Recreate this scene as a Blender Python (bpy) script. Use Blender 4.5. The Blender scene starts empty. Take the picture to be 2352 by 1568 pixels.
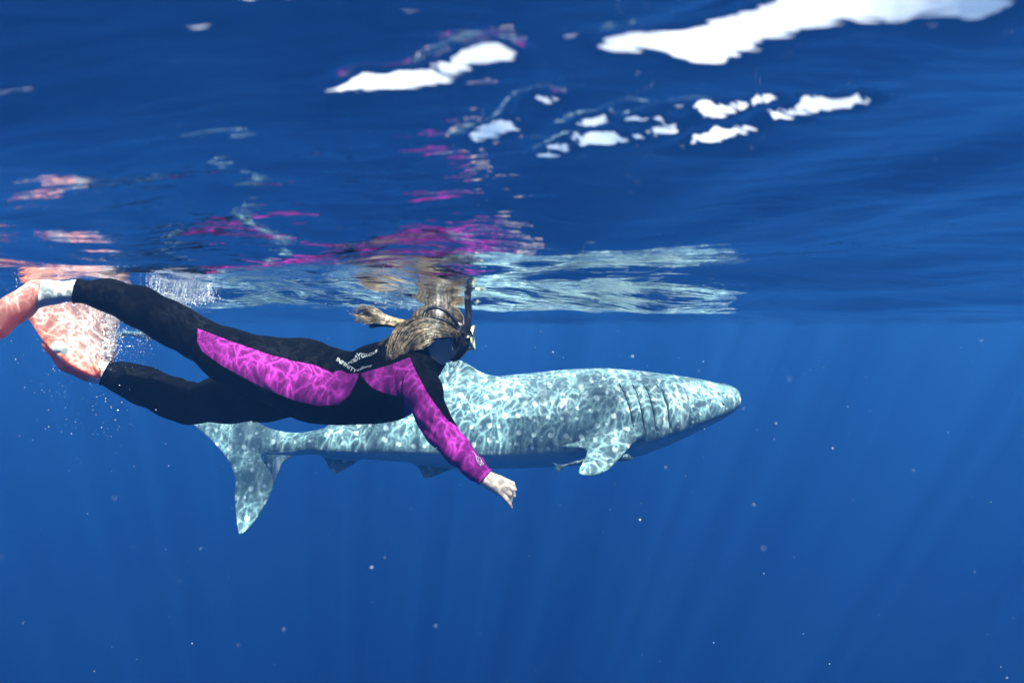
import bpy, math, random
import numpy as np
from mathutils import Vector

random.seed(7)
RNG = np.random.default_rng(11)
S = bpy.context.scene
COL = S.collection

# ------------------------------------------------------------------ camera
KP = (36.0 / 22.0) / 2352.0          # metres per picture pixel at one metre (picture 2352 px wide)
cam_d = bpy.data.cameras.new('camera')
cam = bpy.data.objects.new('camera', cam_d)
COL.objects.link(cam)
cam.location = (0, 0, 0)
cam.rotation_euler = (math.radians(90), 0, 0)
cam_d.lens = 22.0
cam_d.sensor_width = 36.0
cam_d.shift_y = -34.0 / 2352.0
cam_d.clip_start = 0.02
cam_d.clip_end = 2000
cam_d.dof.use_dof = True
cam_d.dof.focus_distance = 2.9
cam_d.dof.aperture_fstop = 3.8
S.camera = cam

# ------------------------------------------------------------------ world and sun
SUN_TRAVEL = Vector((-0.16, 0.56, -1.0)).normalized()
w = bpy.data.worlds.new('World')
S.world = w
w.use_nodes = True
wn, wl = w.node_tree.nodes, w.node_tree.links
wn.clear()
wout = wn.new('ShaderNodeOutputWorld')
bg = wn.new('ShaderNodeBackground')
sky = wn.new('ShaderNodeTexSky')
sky.sky_type = 'NISHITA'
sky.sun_disc = False
to_sun = -SUN_TRAVEL
sky.sun_elevation = math.asin(to_sun.z)
sky.sun_rotation = math.atan2(to_sun.x, to_sun.y)
sky.air_density = 1.0
sky.dust_density = 2.0
# bright broken cloud over the whole sky
tc = wn.new('ShaderNodeTexCoord')
cn = wn.new('ShaderNodeTexNoise'); cn.inputs['Scale'].default_value = 2.6; cn.inputs['Detail'].default_value = 6
cr = wn.new('ShaderNodeMapRange')
cr.inputs['From Min'].default_value = 0.36; cr.inputs['From Max'].default_value = 0.56
cmix = wn.new('ShaderNodeMix'); cmix.data_type = 'RGBA'
cmix.inputs['B'].default_value = (9.0, 9.4, 10.0, 1)
wl.new(tc.outputs['Generated'], cn.inputs['Vector'])
wl.new(cn.outputs['Fac'], cr.inputs['Value'])
wl.new(cr.outputs['Result'], cmix.inputs['Factor'])
wl.new(sky.outputs['Color'], cmix.inputs['A'])
wl.new(cmix.outputs['Result'], bg.inputs['Color'])
bg.inputs['Strength'].default_value = 0.115
wl.new(bg.outputs[0], wout.inputs['Surface'])

sun_d = bpy.data.lights.new('sun', 'SUN')
sun_d.energy = 5.0
sun_d.angle = math.radians(0.5)
sun_d.color = (1.0, 0.96, 0.88)
sun = bpy.data.objects.new('sun', sun_d)
COL.objects.link(sun)
sun.rotation_euler = SUN_TRAVEL.to_track_quat('-Z', 'Y').to_euler()
sun.location = (2, -3, 12)

S.view_settings.view_transform = 'Standard'
S.view_settings.look = 'None'
S.view_settings.gamma = 1.0
S.view_settings.use_curve_mapping = False
S.view_settings.exposure = 1.1
cy = S.cycles
cy.max_bounces = 10
cy.diffuse_bounces = 2
cy.glossy_bounces = 4
cy.transmission_bounces = 4
cy.volume_bounces = 3
cy.transparent_max_bounces = 12
cy.caustics_reflective = False
cy.caustics_refractive = False
cy.sample_clamp_indirect = 6.0
try:
    cy.use_denoising = True
    cy.denoiser = 'OPENIMAGEDENOISE'
except Exception:
    pass


def at(px, py, Y):
    return np.array([(px - 1176.0) * KP * Y, Y, (750.0 - py) * KP * Y])


# ------------------------------------------------------------------ object helpers
def tag(o, label=None, cat=None, group=None, kind=None):
    if label: o['label'] = label
    if cat: o['category'] = cat
    if group: o['group'] = group
    if kind: o['kind'] = kind
    return o


def link(name, me, mat=None, parent=None):
    o = bpy.data.objects.new(name, me)
    COL.objects.link(o)
    if mat: me.materials.append(mat)
    if parent: o.parent = parent
    return o


def empty(name, loc=(0, 0, 0)):
    o = bpy.data.objects.new(name, None)
    COL.objects.link(o)
    o.empty_display_size = 0.1
    o.location = loc
    return o


def origin_to(o, c):
    """put the object's origin at c, geometry stays where it is"""
    c = Vector(c)
    me = o.data
    n = len(me.vertices)
    a = np.empty(n * 3, np.float32)
    me.vertices.foreach_get('co', a)
    a = a.reshape(-1, 3) - np.array(c, np.float32)
    me.vertices.foreach_set('co', a.ravel())
    me.update()
    o.location = c


def make_mesh(name, V, F, N=None, smooth=True, attrs=None):
    """V (n,3), F (m,k) array (k = 3 or 4)"""
    me = bpy.data.meshes.new(name)
    V = np.asarray(V, np.float32)
    F = np.asarray(F, np.int32)
    m, k = F.shape
    me.vertices.add(len(V)); me.vertices.foreach_set('co', V.ravel())
    me.loops.add(m * k); me.loops.foreach_set('vertex_index', F.ravel())
    me.polygons.add(m)
    me.polygons.foreach_set('loop_start', np.arange(0, m * k, k, dtype=np.int32))
    try:
        me.polygons.foreach_set('loop_total', np.full(m, k, np.int32))
    except Exception:
        pass
    me.polygons.foreach_set('use_smooth', np.full(m, smooth))
    me.update(calc_edges=True)
    if attrs:
        for an, av in attrs.items():
            av = np.asarray(av, np.float32)
            if av.ndim == 1:
                a = me.attributes.new(an, 'FLOAT', 'POINT'); a.data.foreach_set('value', av)
            else:
                a = me.attributes.new(an, 'FLOAT_VECTOR', 'POINT'); a.data.foreach_set('vector', av.ravel())
    if N is not None:
        me.normals_split_custom_set_from_vertices(np.asarray(N, np.float32))
    return me


class MB:
    """collects small shapes into one mesh"""
    def __init__(s): s.v = []; s.f = []
    def add(s, V, F):
        b = len(s.v); s.v += [tuple(p) for p in V]; s.f += [tuple(b + i for i in f) for f in F]
    def tube(s, pts, rad, n=8, flat=1.0, up=(0, 0, 1), cap=True):
        pts = [Vector(p) for p in pts]
        V, F = [], []
        m = len(pts)
        side = None
        for i, p in enumerate(pts):
            t = (pts[min(i + 1, m - 1)] - pts[max(i - 1, 0)]).normalized()
            if side is None:
                side = t.cross(Vector(up))
                if side.length < 1e-4: side = t.cross(Vector((0, 1, 0)))
            side = (side - t * side.dot(t)).normalized()
            u2 = t.cross(side).normalized()
            r = rad[i] if hasattr(rad, '__len__') else rad
            for j in range(n):
                a = 2 * math.pi * j / n
                V.append(p + side * (math.cos(a) * r) + u2 * (math.sin(a) * r * flat))
        for i in range(m - 1):
            for j in range(n):
                j2 = (j + 1) % n
                F.append((i * n + j, i * n + j2, (i + 1) * n + j2, (i + 1) * n + j))
        if cap:
            F.append(tuple(range(n))); F.append(tuple((m - 1) * n + j for j in range(n - 1, -1, -1)))
        s.add(V, F)
    def build(s, name, mat, parent=None, smooth=True):
        me = bpy.data.meshes.new(name)
        me.from_pydata(s.v, [], s.f)
        me.polygons.foreach_set('use_smooth', [smooth] * len(me.polygons))
        me.update()
        return link(name, me, mat, parent)


def spline(P, n):
    """Catmull-Rom through the points"""
    P = np.asarray(P, float)
    m = len(P)
    out = []
    for t in np.linspace(0, m - 1, n):
        i = min(int(t), m - 2); u = t - i
        p0, p1, p2, p3 = P[max(i - 1, 0)], P[i], P[i + 1], P[min(i + 2, m - 1)]
        out.append(0.5 * ((2 * p1) + (-p0 + p2) * u + (2 * p0 - 5 * p1 + 4 * p2 - p3) * u * u + (-p0 + 3 * p1 - 3 * p2 + p3) * u ** 3))
    return np.array(out)


# ------------------------------------------------------------------ implicit shapes
def smin(a, b, k):
    if k <= 0: return np.minimum(a, b)
    h = np.maximum(k - np.abs(a - b), 0) / k
    return np.minimum(a, b) - h * h * k * 0.25


def cone(p, a, b, ra, rb, ys=1.0):
    """tapered capsule, widened in y by ys"""
    a = np.asarray(a, np.float32).copy(); b = np.asarray(b, np.float32).copy()
    q = p
    if ys != 1.0:
        yc = (a[1] + b[1]) * .5
        q = p.copy(); q[:, 1] = yc + (p[:, 1] - yc) / ys
        a[1] = yc + (a[1] - yc) / ys; b[1] = yc + (b[1] - yc) / ys
    pa = q - a; ba = b - a
    h = np.clip(pa @ ba / max(float(ba @ ba), 1e-9), 0, 1)
    d = pa - h[:, None] * ba
    return np.sqrt((d * d).sum(1)) - (ra + (rb - ra) * h)


def ellipsoid(p, c, r):
    q = (p - np.asarray(c, np.float32)) / np.asarray(r, np.float32)
    k0 = np.sqrt((q * q).sum(1)) + 1e-9
    q2 = q / np.asarray(r, np.float32)
    k1 = np.sqrt((q2 * q2).sum(1)) + 1e-9
    return k0 * (k0 - 1.0) / k1


def poly_sd(u, v, poly):
    """signed distance to a closed 2D polygon, negative inside"""
    poly = np.asarray(poly, np.float64)
    d = np.full(u.shape, 1e9); s = np.ones(u.shape)
    n = len(poly)
    for i in range(n):
        x0, y0 = poly[i]; x1, y1 = poly[i - 1]
        ex, ey = x1 - x0, y1 - y0
        wx, wy = u - x0, v - y0
        h = np.clip((wx * ex + wy * ey) / max(ex * ex + ey * ey, 1e-12), 0, 1)
        bx, by = wx - ex * h, wy - ey * h
        d = np.minimum(d, bx * bx + by * by)
        c1 = v >= y0; c2 = v < y1; c3 = ex * wy > ey * wx
        flip = (c1 & c2 & c3) | (~c1 & ~c2 & ~c3)
        s = np.where(flip, -s, s)
    return s * np.sqrt(d)


def surface_nets(f, lo, hi, h, B=8, safe=1.35):
    lo = np.asarray(lo, float); hi = np.asarray(hi, float)
    nb = np.ceil((hi - lo) / (h * B)).astype(int)
    n = nb * B
    ci = np.stack(np.meshgrid(*[np.arange(k) for k in nb], indexing='ij'), -1).reshape(-1, 3)
    cen = (lo + (ci + 0.5) * B * h).astype(np.float32)
    D = f(cen)
    act = np.abs(D) < B * h * safe
    G = np.repeat(np.repeat(np.repeat(np.where(D < 0, -1.0, 1.0).astype(np.float32).reshape(nb), B, 0), B, 1), B, 2)
    off = np.stack(np.meshgrid(*[np.arange(B)] * 3, indexing='ij'), -1).reshape(-1, 3)
    A = ci[act]
    CH = 700
    for s0 in range(0, len(A), CH):
        idx = (A[s0:s0 + CH, None, :] * B + off[None]).reshape(-1, 3)
        val = f((lo + idx * h).astype(np.float32))
        G[idx[:, 0], idx[:, 1], idx[:, 2]] = val
    neg = G < 0
    c = np.zeros(tuple(n - 1), np.uint8)
    for dx in (0, 1):
        for dy in (0, 1):
            for dz in (0, 1):
                c += neg[dx:n[0] - 1 + dx, dy:n[1] - 1 + dy, dz:n[2] - 1 + dz]
    cells = np.argwhere((c > 0) & (c < 8))
    ids = np.full(tuple(n - 1), -1, np.int32)
    ids[cells[:, 0], cells[:, 1], cells[:, 2]] = np.arange(len(cells))
    acc = np.zeros((len(cells), 3)); cnt = np.zeros(len(cells))
    corners = [(a, b, d) for a in (0, 1) for b in (0, 1) for d in (0, 1)]
    cv = {k: G[cells[:, 0] + k[0], cells[:, 1] + k[1], cells[:, 2] + k[2]] for k in corners}
    for k in corners:
        for ax in range(3):
            if k[ax] == 0:
                k2 = list(k); k2[ax] = 1; k2 = tuple(k2)
                a, b = cv[k], cv[k2]
                m = (a < 0) != (b < 0)
                t = np.where(m, a / np.where(m, a - b, 1), 0)
                pt = np.repeat(np.array([k], float), len(cells), 0); pt[:, ax] += t
                acc += pt * m[:, None]; cnt += m
    V = lo + (cells + acc / cnt[:, None]) * h
    quads = []
    for ax in range(3):
        o1, o2 = [(1, 2), (2, 0), (0, 1)][ax]
        sl0 = [slice(0, k) for k in n]; sl1 = [slice(0, k) for k in n]
        sl0[ax] = slice(0, n[ax] - 1); sl1[ax] = slice(1, n[ax])
        a, b = neg[tuple(sl0)], neg[tuple(sl1)]
        E = np.argwhere(a != b)
        ok = (E[:, o1] > 0) & (E[:, o2] > 0) & (E[:, o1] < n[o1] - 1) & (E[:, o2] < n[o2] - 1)
        E = E[ok]
        sgn = a[E[:, 0], E[:, 1], E[:, 2]]
        def cid(d1, d2):
            q = E.copy(); q[:, o1] -= d1; q[:, o2] -= d2
            return ids[q[:, 0], q[:, 1], q[:, 2]]
        q = np.stack([cid(1, 1), cid(0, 1), cid(0, 0), cid(1, 0)], 1)
        q[~sgn] = q[~sgn][:, ::-1]
        quads.append(q)
    Q = np.concatenate(quads)
    Q = Q[(Q >= 0).all(1)]
    V = V.astype(np.float32)
    for _ in range(2):
        d, N = grad(f, V, h * .5)
        V = V - np.clip(d, -h, h)[:, None] * N * .8
    d, N = grad(f, V, h * .6)
    return V.astype(np.float32), Q, N


def grad(f, V, e):
    V = V.astype(np.float32)
    d = f(V)
    g = np.stack([f(V + np.eye(3, dtype=np.float32)[i] * e) - f(V - np.eye(3, dtype=np.float32)[i] * e) for i in range(3)], 1)
    L = np.sqrt((g * g).sum(1)) + 1e-9
    return d * (2 * e) / L, g / L[:, None]


def clip_mesh(V, N, T, val, attrs=None):
    """keep the part of a triangle mesh where val > 0 (exact cut through the triangles)"""
    pos = val > 0
    k = pos[T].sum(1)
    keep = T[k == 3]
    newV, newN, newA, out = [], [], [], [keep]
    base = len(V)
    edges = []
    for cnt in (1, 2):
        t = T[k == cnt]
        if not len(t): continue
        p = pos[t]
        # rotate so that the odd vertex comes first
        odd = np.argmax(p if cnt == 1 else ~p, 1)
        r = np.stack([t[np.arange(len(t)), (odd + j) % 3] for j in range(3)], 1)
        e1, e2 = r[:, [0, 1]], r[:, [0, 2]]
        edges.append((cnt, r, e1, e2))
    allE = np.concatenate([np.concatenate([e1, e2]) for _, _, e1, e2 in edges]) if edges else np.zeros((0, 2), int)
    key = np.sort(allE, 1)
    uq, inv = np.unique(key, axis=0, return_inverse=True)
    inv = inv.reshape(-1)
    a, b = uq[:, 0], uq[:, 1]
    tt = (val[a] / (val[a] - val[b]))[:, None]
    V2 = np.concatenate([V, V[a] * (1 - tt) + V[b] * tt])
    N2 = np.concatenate([N, N[a] * (1 - tt) + N[b] * tt])
    A2 = {n_: np.concatenate([x, x[a] * (1 - tt[:, 0]) + x[b] * tt[:, 0]]) for n_, x in (attrs or {}).items()}
    o = 0
    for cnt, r, e1, e2 in edges:
        m = len(r)
        i1 = base + inv[o:o + m]; i2 = base + inv[o + m:o + 2 * m]; o += 2 * m
        if cnt == 1:
            out.append(np.stack([r[:, 0], i1, i2], 1))
        else:
            out.append(np.stack([i1, r[:, 1], r[:, 2]], 1)); out.append(np.stack([i1, r[:, 2], i2], 1))
    T2 = np.concatenate(out)
    used, inv2 = np.unique(T2, return_inverse=True)
    return V2[used], N2[used], inv2.reshape(-1, 3), {n_: x[used] for n_, x in A2.items()}


def tris(Q):
    return np.concatenate([Q[:, [0, 1, 2]], Q[:, [0, 2, 3]]])


def ray_hit(f, PX, PY, y0, y1, lift=0.0):
    """points where the rays through picture pixels meet the shape f, between two distances"""
    PX = np.atleast_1d(np.asarray(PX, float)); PY = np.atleast_1d(np.asarray(PY, float))
    d = np.stack([(PX - 1176) * KP, np.ones_like(PX), (750 - PY) * KP], 1)
    Y = np.full(len(PX), y0, float)
    for _ in range(90):
        p = (d * Y[:, None]).astype(np.float32)
        Y = np.minimum(Y + np.maximum(f(p), -0.02) * 0.6, y1)
    p = (d * Y[:, None]).astype(np.float32)
    _, N = grad(f, p, 0.003)
    return p + N * lift, N


# ------------------------------------------------------------------ materials
def mat_new(name):
    m = bpy.data.materials.new(name); m.use_nodes = True
    nt = m.node_tree; nt.nodes.clear()
    out = nt.nodes.new('ShaderNodeOutputMaterial')
    return m, nt, out


def node(nt, t, **kw):
    n = nt.nodes.new(t)
    for k, v in kw.items():
        if k in n.inputs.keys(): n.inputs[k].default_value = v
        else: setattr(n, k, v)
    return n


def math_n(nt, op, a, b=None, c=None, clamp=False):
    n = nt.nodes.new('ShaderNodeMath'); n.operation = op; n.use_clamp = clamp
    for i, x in enumerate((a, b, c)):
        if x is None: continue
        if isinstance(x, (int, float)): n.inputs[i].default_value = x
        else: nt.links.new(x, n.inputs[i])
    return n.outputs[0]


def mix_c(nt, fac, a, b):
    n = nt.nodes.new('ShaderNodeMix'); n.data_type = 'RGBA'
    for k, x in (('Factor', fac), ('A', a), ('B', b)):
        if isinstance(x, (int, float)): n.inputs[k].default_value = x
        elif isinstance(x, tuple): n.inputs[k].default_value = x if len(x) == 4 else x + (1,)
        else: nt.links.new(x, n.inputs[k])
    return n.outputs['Result']


def simple_mat(name, col, col2=None, rough=0.5, scale=40.0, bump=0.15, bscale=300.0, bdist=0.001, spec=0.5, stretch=(1, 1, 1), trans=0.0, coat=0.0):
    m, nt, out = mat_new(name)
    b = node(nt, 'ShaderNodeBsdfPrincipled', Roughness=rough)
    b.inputs['Specular IOR Level'].default_value = spec
    b.inputs['Coat Weight'].default_value = coat
    tcn = node(nt, 'ShaderNodeTexCoord')
    mp = node(nt, 'ShaderNodeMapping'); mp.inputs['Scale'].default_value = stretch
    nt.links.new(tcn.outputs['Object'], mp.inputs['Vector'])
    nz = node(nt, 'ShaderNodeTexNoise', Scale=scale, Detail=4.0)
    nt.links.new(mp.outputs[0], nz.inputs['Vector'])
    c = mix_c(nt, nz.outputs['Fac'], col, col2 or tuple(x * .75 for x in col))
    nt.links.new(c, b.inputs['Base Color'])
    nb = node(nt, 'ShaderNodeTexNoise', Scale=bscale, Detail=3.0)
    nt.links.new(mp.outputs[0], nb.inputs['Vector'])
    bp = node(nt, 'ShaderNodeBump', Strength=bump, Distance=bdist)
    nt.links.new(nb.outputs['Fac'], bp.inputs['Height'])
    nt.links.new(bp.outputs[0], b.inputs['Normal'])
    if trans > 0:
        tr = node(nt, 'ShaderNodeBsdfTranslucent')
        nt.links.new(c, tr.inputs['Color'])
        mx = node(nt, 'ShaderNodeMixShader', Fac=trans)
        nt.links.new(b.outputs[0], mx.inputs[1]); nt.links.new(tr.outputs[0], mx.inputs[2])
        nt.links.new(mx.outputs[0], out.inputs['Surface'])
    else:
        nt.links.new(b.outputs[0], out.inputs['Surface'])
    return m


# ------------------------------------------------------------------ the sea: volume and surface
def water_volume():
    m, nt, out = mat_new('sea_water')
    sc = node(nt, 'ShaderNodeVolumeScatter'); sc.inputs['Anisotropy'].default_value = 0.30
    ab = node(nt, 'ShaderNodeVolumeAbsorption')
    # scattering per metre and absorption per metre, by colour
    s = (0.0027, 0.0098, 0.0252); a = (0.112, 0.060, 0.037)
    ms = max(s); sc.inputs['Color'].default_value = (s[0] / ms, s[1] / ms, s[2] / ms, 1); sc.inputs['Density'].default_value = ms
    ma = 0.5; ab.inputs['Color'].default_value = (1 - a[0] / ma, 1 - a[1] / ma, 1 - a[2] / ma, 1); ab.inputs['Density'].default_value = ma
    ad = node(nt, 'ShaderNodeAddShader')
    nt.links.new(sc.outputs[0], ad.inputs[0]); nt.links.new(ab.outputs[0], ad.inputs[1])
    nt.links.new(ad.outputs[0], out.inputs['Volume'])
    mb = MB()
    x, y0, y1, z0, z1 = 75, -60, 110, -70, 0.42
    V = [(-x, y0, z0), (x, y0, z0), (x, y1, z0), (-x, y1, z0), (-x, y0, z1), (x, y0, z1), (x, y1, z1), (-x, y1, z1)]
    mb.add(V, [(0, 3, 2, 1), (4, 5, 6, 7), (0, 1, 5, 4), (1, 2, 6, 5), (2, 3, 7, 6), (3, 0, 4, 7)])
    o = mb.build('haze', m, smooth=False)
    tag(o, 'clear deep blue sea water fading all far things to blue', 'water', kind='stuff')
    return o


SURF_H = 0.10


def base_z(X, Y):
    """mean level of the surface round the camera: the back of a long swell, humped over the diver's legs"""
    return SURF_H + .115 * np.exp(-(Y / 1.0) ** 2) * (.25 + .75 / (1 + np.exp(-(X + .28) * 9))) + .02 / (1 + np.exp((X + .3) * 6)) + .062 / (1 + np.exp((X + .95) * 5)) * np.exp(-((Y - 2.1) / 1.2) ** 2) \
        + .030 * np.exp(-((X + .38) / .75) ** 2 - ((Y - 2.35) / 1.3) ** 2)


def wave_z(X, Y):
    r = np.random.default_rng(5)
    Z = base_z(X, Y)
    # (wavelength, slope, count, spread of directions round the main one)
    for lam, sl, cnt, spread in ((3.4, .035, 4, .5), (1.5, .058, 5, .8), (.62, .080, 7, 1.0), (.27, .080, 10, 1.2), (.12, .060, 12, 1.5)):
        for i in range(cnt):
            L = lam * r.uniform(.7, 1.4)
            th = math.radians(75) + r.normal() * spread * .7
            kx, ky = 2 * math.pi / L * math.cos(th), 2 * math.pi / L * math.sin(th)
            ph = r.uniform(0, 6.283)
            # short ripples come in patches
            env = 1.0
            if lam < .5:
                env = .45 + .55 * np.sin(X * r.uniform(.8, 2.2) + Y * r.uniform(.8, 2.2) + r.uniform(0, 6)) * np.sin(Y * r.uniform(.8, 2.4) - X * .7 + r.uniform(0, 6))
                if lam < .2:
                    env = env * (1 / (1 + (np.hypot(X, Y) / 9.0) ** 2))
            A = sl / cnt ** .5 / (2 * math.pi / L) * 1.25
            P = kx * X + ky * Y + ph
            if lam < .5:
                env = env + .9 * np.exp(-((X + .85) / 1.0) ** 2 - ((Y - 1.9) / .75) ** 2)
            if lam < .8:
                env = env * (1 - .5 * np.exp(-((X + .25) / .22) ** 2 - ((Y - .3) / .25) ** 2))
            Z = Z + env * A * (np.sin(P) + .18 * np.cos(2 * P))
    # steep little crests close to the camera, where one looks out at the sky
    def crest(p, q, width, amp, breaks=0.0, seed=0):
        nonlocal Z
        rr = np.random.default_rng(seed)
        p = np.array(p); q = np.array(q); e = q - p; L = np.hypot(*e); e = e / L; nrm = np.array([-e[1], e[0]])
        s = (X - p[0]) * e[0] + (Y - p[1]) * e[1]
        d = (X - p[0]) * nrm[0] + (Y - p[1]) * nrm[1]
        wob = width * .5 * np.sin(s / width * .9 + seed)
        end = 1 / (1 + np.exp(-(s) / (width * .5))) / (1 + np.exp((s - L) / (width * .5)))
        mod = 1.0
        if breaks:
            mod = 1 - breaks * (.5 + .5 * np.sin(s / width * 2.3 + d / width * 1.5 + rr.uniform(0, 6)) * np.sin(s / width * .83 + rr.uniform(0, 6)))
        Z = Z + amp * end * mod * np.exp(-((d - wob) / width) ** 2)
    def g(px, py):
        v = (750 - py) * KP
        u = (px - 1176) * KP
        yy = .3
        for _ in range(40):
            yy = .5 * yy + .5 * float(base_z(u * yy, yy)) / v
        return (u * yy, yy)
    crest(g(1545, 105), g(2390, -55), .026, .0132, .10, 1)
    crest(g(1250, 350), g(1640, 265), .011, .0112, .85, 2)
    crest(g(1300, 300), g(1960, 220), .011, .0120, .60, 3)
    crest(g(1560, 330), g(1880, 240), .010, .0112, .70, 9)
    crest(g(1240, 356), g(1420, 300), .008, .0080, .5, 12)
    crest(g(1440, 318), g(1620, 288), .007, .0068, .6, 13)
    crest(g(1930, 235), g(2020, 212), .010, .0110, .0, 14)
    crest(g(1390, 270), g(1470, 250), .007, .0066, .3, 15)
    crest(g(800, 225), g(1180, 145), .014, .0100, .35, 4)
    crest(g(1090, 325), g(1270, 240), .013, .0135, .15, 5)
    crest(g(1370, 130), g(1500, 112), .012, .0070, .6, 6)
    return Z


def water_surface():
    def axis(lo, hi, c, fine, grow, mx):
        out = [c]
        for sgn, lim in ((1, hi), (-1, lo)):
            x = c; st = fine
            while (x - lim) * sgn < 0:
                x += sgn * st
                st = min(fine * (1 + abs(x - c) * grow), mx)
                out.append(x)
        return np.array(sorted(out))
    xs = axis(-73, 73, .1, .0075, 1.15, 6)
    ys = axis(-58, 108, .45, .0055, 1.1, 6)
    X, Y = np.meshgrid(xs, ys)
    Z = wave_z(X, Y)
    far = np.clip((np.hypot(X, Y) - 25) / 20, 0, 1)
    Z = Z * (1 - far) + SURF_H * far
    Z = np.minimum(Z, .38)
    V = np.stack([X, Y, Z], -1).reshape(-1, 3)
    nx, ny = len(xs), len(ys)
    i = (np.arange(ny - 1)[:, None] * nx + np.arange(nx - 1)[None]).reshape(-1)
    F = np.stack([i, i + 1, i + 1 + nx, i + nx], 1)
    me = make_mesh('water', V, F)
    m, nt, out = mat_new('water_surface')
    L = nt.links
    geo = node(nt, 'ShaderNodeNewGeometry')
    # fine ripples
    mp = node(nt, 'ShaderNodeMapping'); mp.inputs['Scale'].default_value = (.42, 1.7, 1.0)
    L.new(geo.outputs['Position'], mp.inputs['Vector'])
    nz = node(nt, 'ShaderNodeTexNoise', Scale=16.0, Detail=3.0, Roughness=.55, Distortion=.4)
    L.new(mp.outputs[0], nz.inputs['Vector'])
    bp = node(nt, 'ShaderNodeBump', Strength=.34, Distance=.012)
    L.new(nz.outputs['Fac'], bp.inputs['Height'])
    fr = node(nt, 'ShaderNodeFresnel', IOR=1.333)
    L.new(bp.outputs[0], fr.inputs['Normal'])
    gl = node(nt, 'ShaderNodeBsdfGlossy', Roughness=.0, Color=(1, 1, 1, 1))
    L.new(bp.outputs[0], gl.inputs['Normal'])
    # sunlight net painted into the transparent colour (finer close by, wider far out)
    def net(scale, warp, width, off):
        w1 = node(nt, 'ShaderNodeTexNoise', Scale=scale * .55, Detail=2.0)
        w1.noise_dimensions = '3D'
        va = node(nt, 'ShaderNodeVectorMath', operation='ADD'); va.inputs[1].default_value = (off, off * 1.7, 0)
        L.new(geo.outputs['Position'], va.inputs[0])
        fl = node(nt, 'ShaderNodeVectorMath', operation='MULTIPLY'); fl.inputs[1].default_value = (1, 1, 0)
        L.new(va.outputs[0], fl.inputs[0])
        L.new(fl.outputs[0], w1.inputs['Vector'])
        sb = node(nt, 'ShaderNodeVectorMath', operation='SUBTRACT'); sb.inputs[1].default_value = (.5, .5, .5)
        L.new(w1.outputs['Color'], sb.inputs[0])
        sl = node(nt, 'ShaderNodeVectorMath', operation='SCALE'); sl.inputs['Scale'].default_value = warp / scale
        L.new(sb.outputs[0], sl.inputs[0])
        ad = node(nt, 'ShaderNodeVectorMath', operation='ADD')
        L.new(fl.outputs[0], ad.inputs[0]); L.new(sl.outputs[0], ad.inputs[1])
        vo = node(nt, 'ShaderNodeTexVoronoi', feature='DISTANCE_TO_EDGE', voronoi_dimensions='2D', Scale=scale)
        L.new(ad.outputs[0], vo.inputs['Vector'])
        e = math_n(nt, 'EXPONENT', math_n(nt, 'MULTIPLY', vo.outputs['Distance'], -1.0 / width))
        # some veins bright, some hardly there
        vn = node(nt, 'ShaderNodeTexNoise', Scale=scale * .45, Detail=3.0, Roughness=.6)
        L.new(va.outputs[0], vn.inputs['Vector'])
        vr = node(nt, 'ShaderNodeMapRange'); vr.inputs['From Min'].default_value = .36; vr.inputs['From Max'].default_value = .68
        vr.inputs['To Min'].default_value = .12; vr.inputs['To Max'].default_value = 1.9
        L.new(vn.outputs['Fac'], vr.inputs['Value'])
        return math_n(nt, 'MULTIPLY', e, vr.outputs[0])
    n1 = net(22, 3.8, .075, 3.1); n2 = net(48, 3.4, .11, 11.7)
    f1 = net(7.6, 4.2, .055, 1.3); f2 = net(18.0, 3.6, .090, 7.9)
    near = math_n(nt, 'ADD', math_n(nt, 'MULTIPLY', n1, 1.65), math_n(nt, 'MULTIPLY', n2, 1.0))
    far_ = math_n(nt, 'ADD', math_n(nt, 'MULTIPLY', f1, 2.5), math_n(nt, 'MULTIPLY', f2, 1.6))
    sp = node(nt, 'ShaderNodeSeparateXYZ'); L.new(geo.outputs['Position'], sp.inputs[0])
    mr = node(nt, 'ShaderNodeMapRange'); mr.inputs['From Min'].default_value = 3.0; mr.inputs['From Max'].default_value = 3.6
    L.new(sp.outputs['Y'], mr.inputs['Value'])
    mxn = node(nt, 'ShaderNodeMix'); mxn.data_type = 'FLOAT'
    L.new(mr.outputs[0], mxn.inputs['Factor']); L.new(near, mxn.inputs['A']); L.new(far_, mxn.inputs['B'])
    lo = node(nt, 'ShaderNodeTexNoise', Scale=2.3, Detail=2.0)  # slow bright and dim patches painted into the transmitted sunlight
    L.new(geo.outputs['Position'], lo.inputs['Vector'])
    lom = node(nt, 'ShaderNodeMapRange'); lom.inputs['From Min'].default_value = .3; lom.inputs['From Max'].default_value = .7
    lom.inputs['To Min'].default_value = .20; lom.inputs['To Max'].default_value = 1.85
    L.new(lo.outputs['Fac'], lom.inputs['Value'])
    # further out the painted pattern gets more contrast, to shape separate sun shafts
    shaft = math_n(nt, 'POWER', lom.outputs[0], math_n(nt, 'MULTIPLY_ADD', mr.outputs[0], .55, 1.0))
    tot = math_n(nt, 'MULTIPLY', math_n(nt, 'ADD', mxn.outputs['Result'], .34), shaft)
    # painted light net fades to even over the camera, keeping sky glints plain
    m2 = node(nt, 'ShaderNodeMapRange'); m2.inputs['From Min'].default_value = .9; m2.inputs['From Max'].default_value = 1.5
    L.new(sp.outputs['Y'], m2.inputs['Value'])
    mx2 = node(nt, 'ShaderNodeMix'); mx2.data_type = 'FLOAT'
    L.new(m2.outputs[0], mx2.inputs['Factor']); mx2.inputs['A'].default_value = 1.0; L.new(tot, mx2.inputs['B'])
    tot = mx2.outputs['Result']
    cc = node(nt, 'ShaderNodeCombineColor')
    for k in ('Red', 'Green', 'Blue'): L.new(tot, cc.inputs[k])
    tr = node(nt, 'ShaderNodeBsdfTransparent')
    L.new(cc.outputs[0], tr.inputs['Color'])
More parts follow.
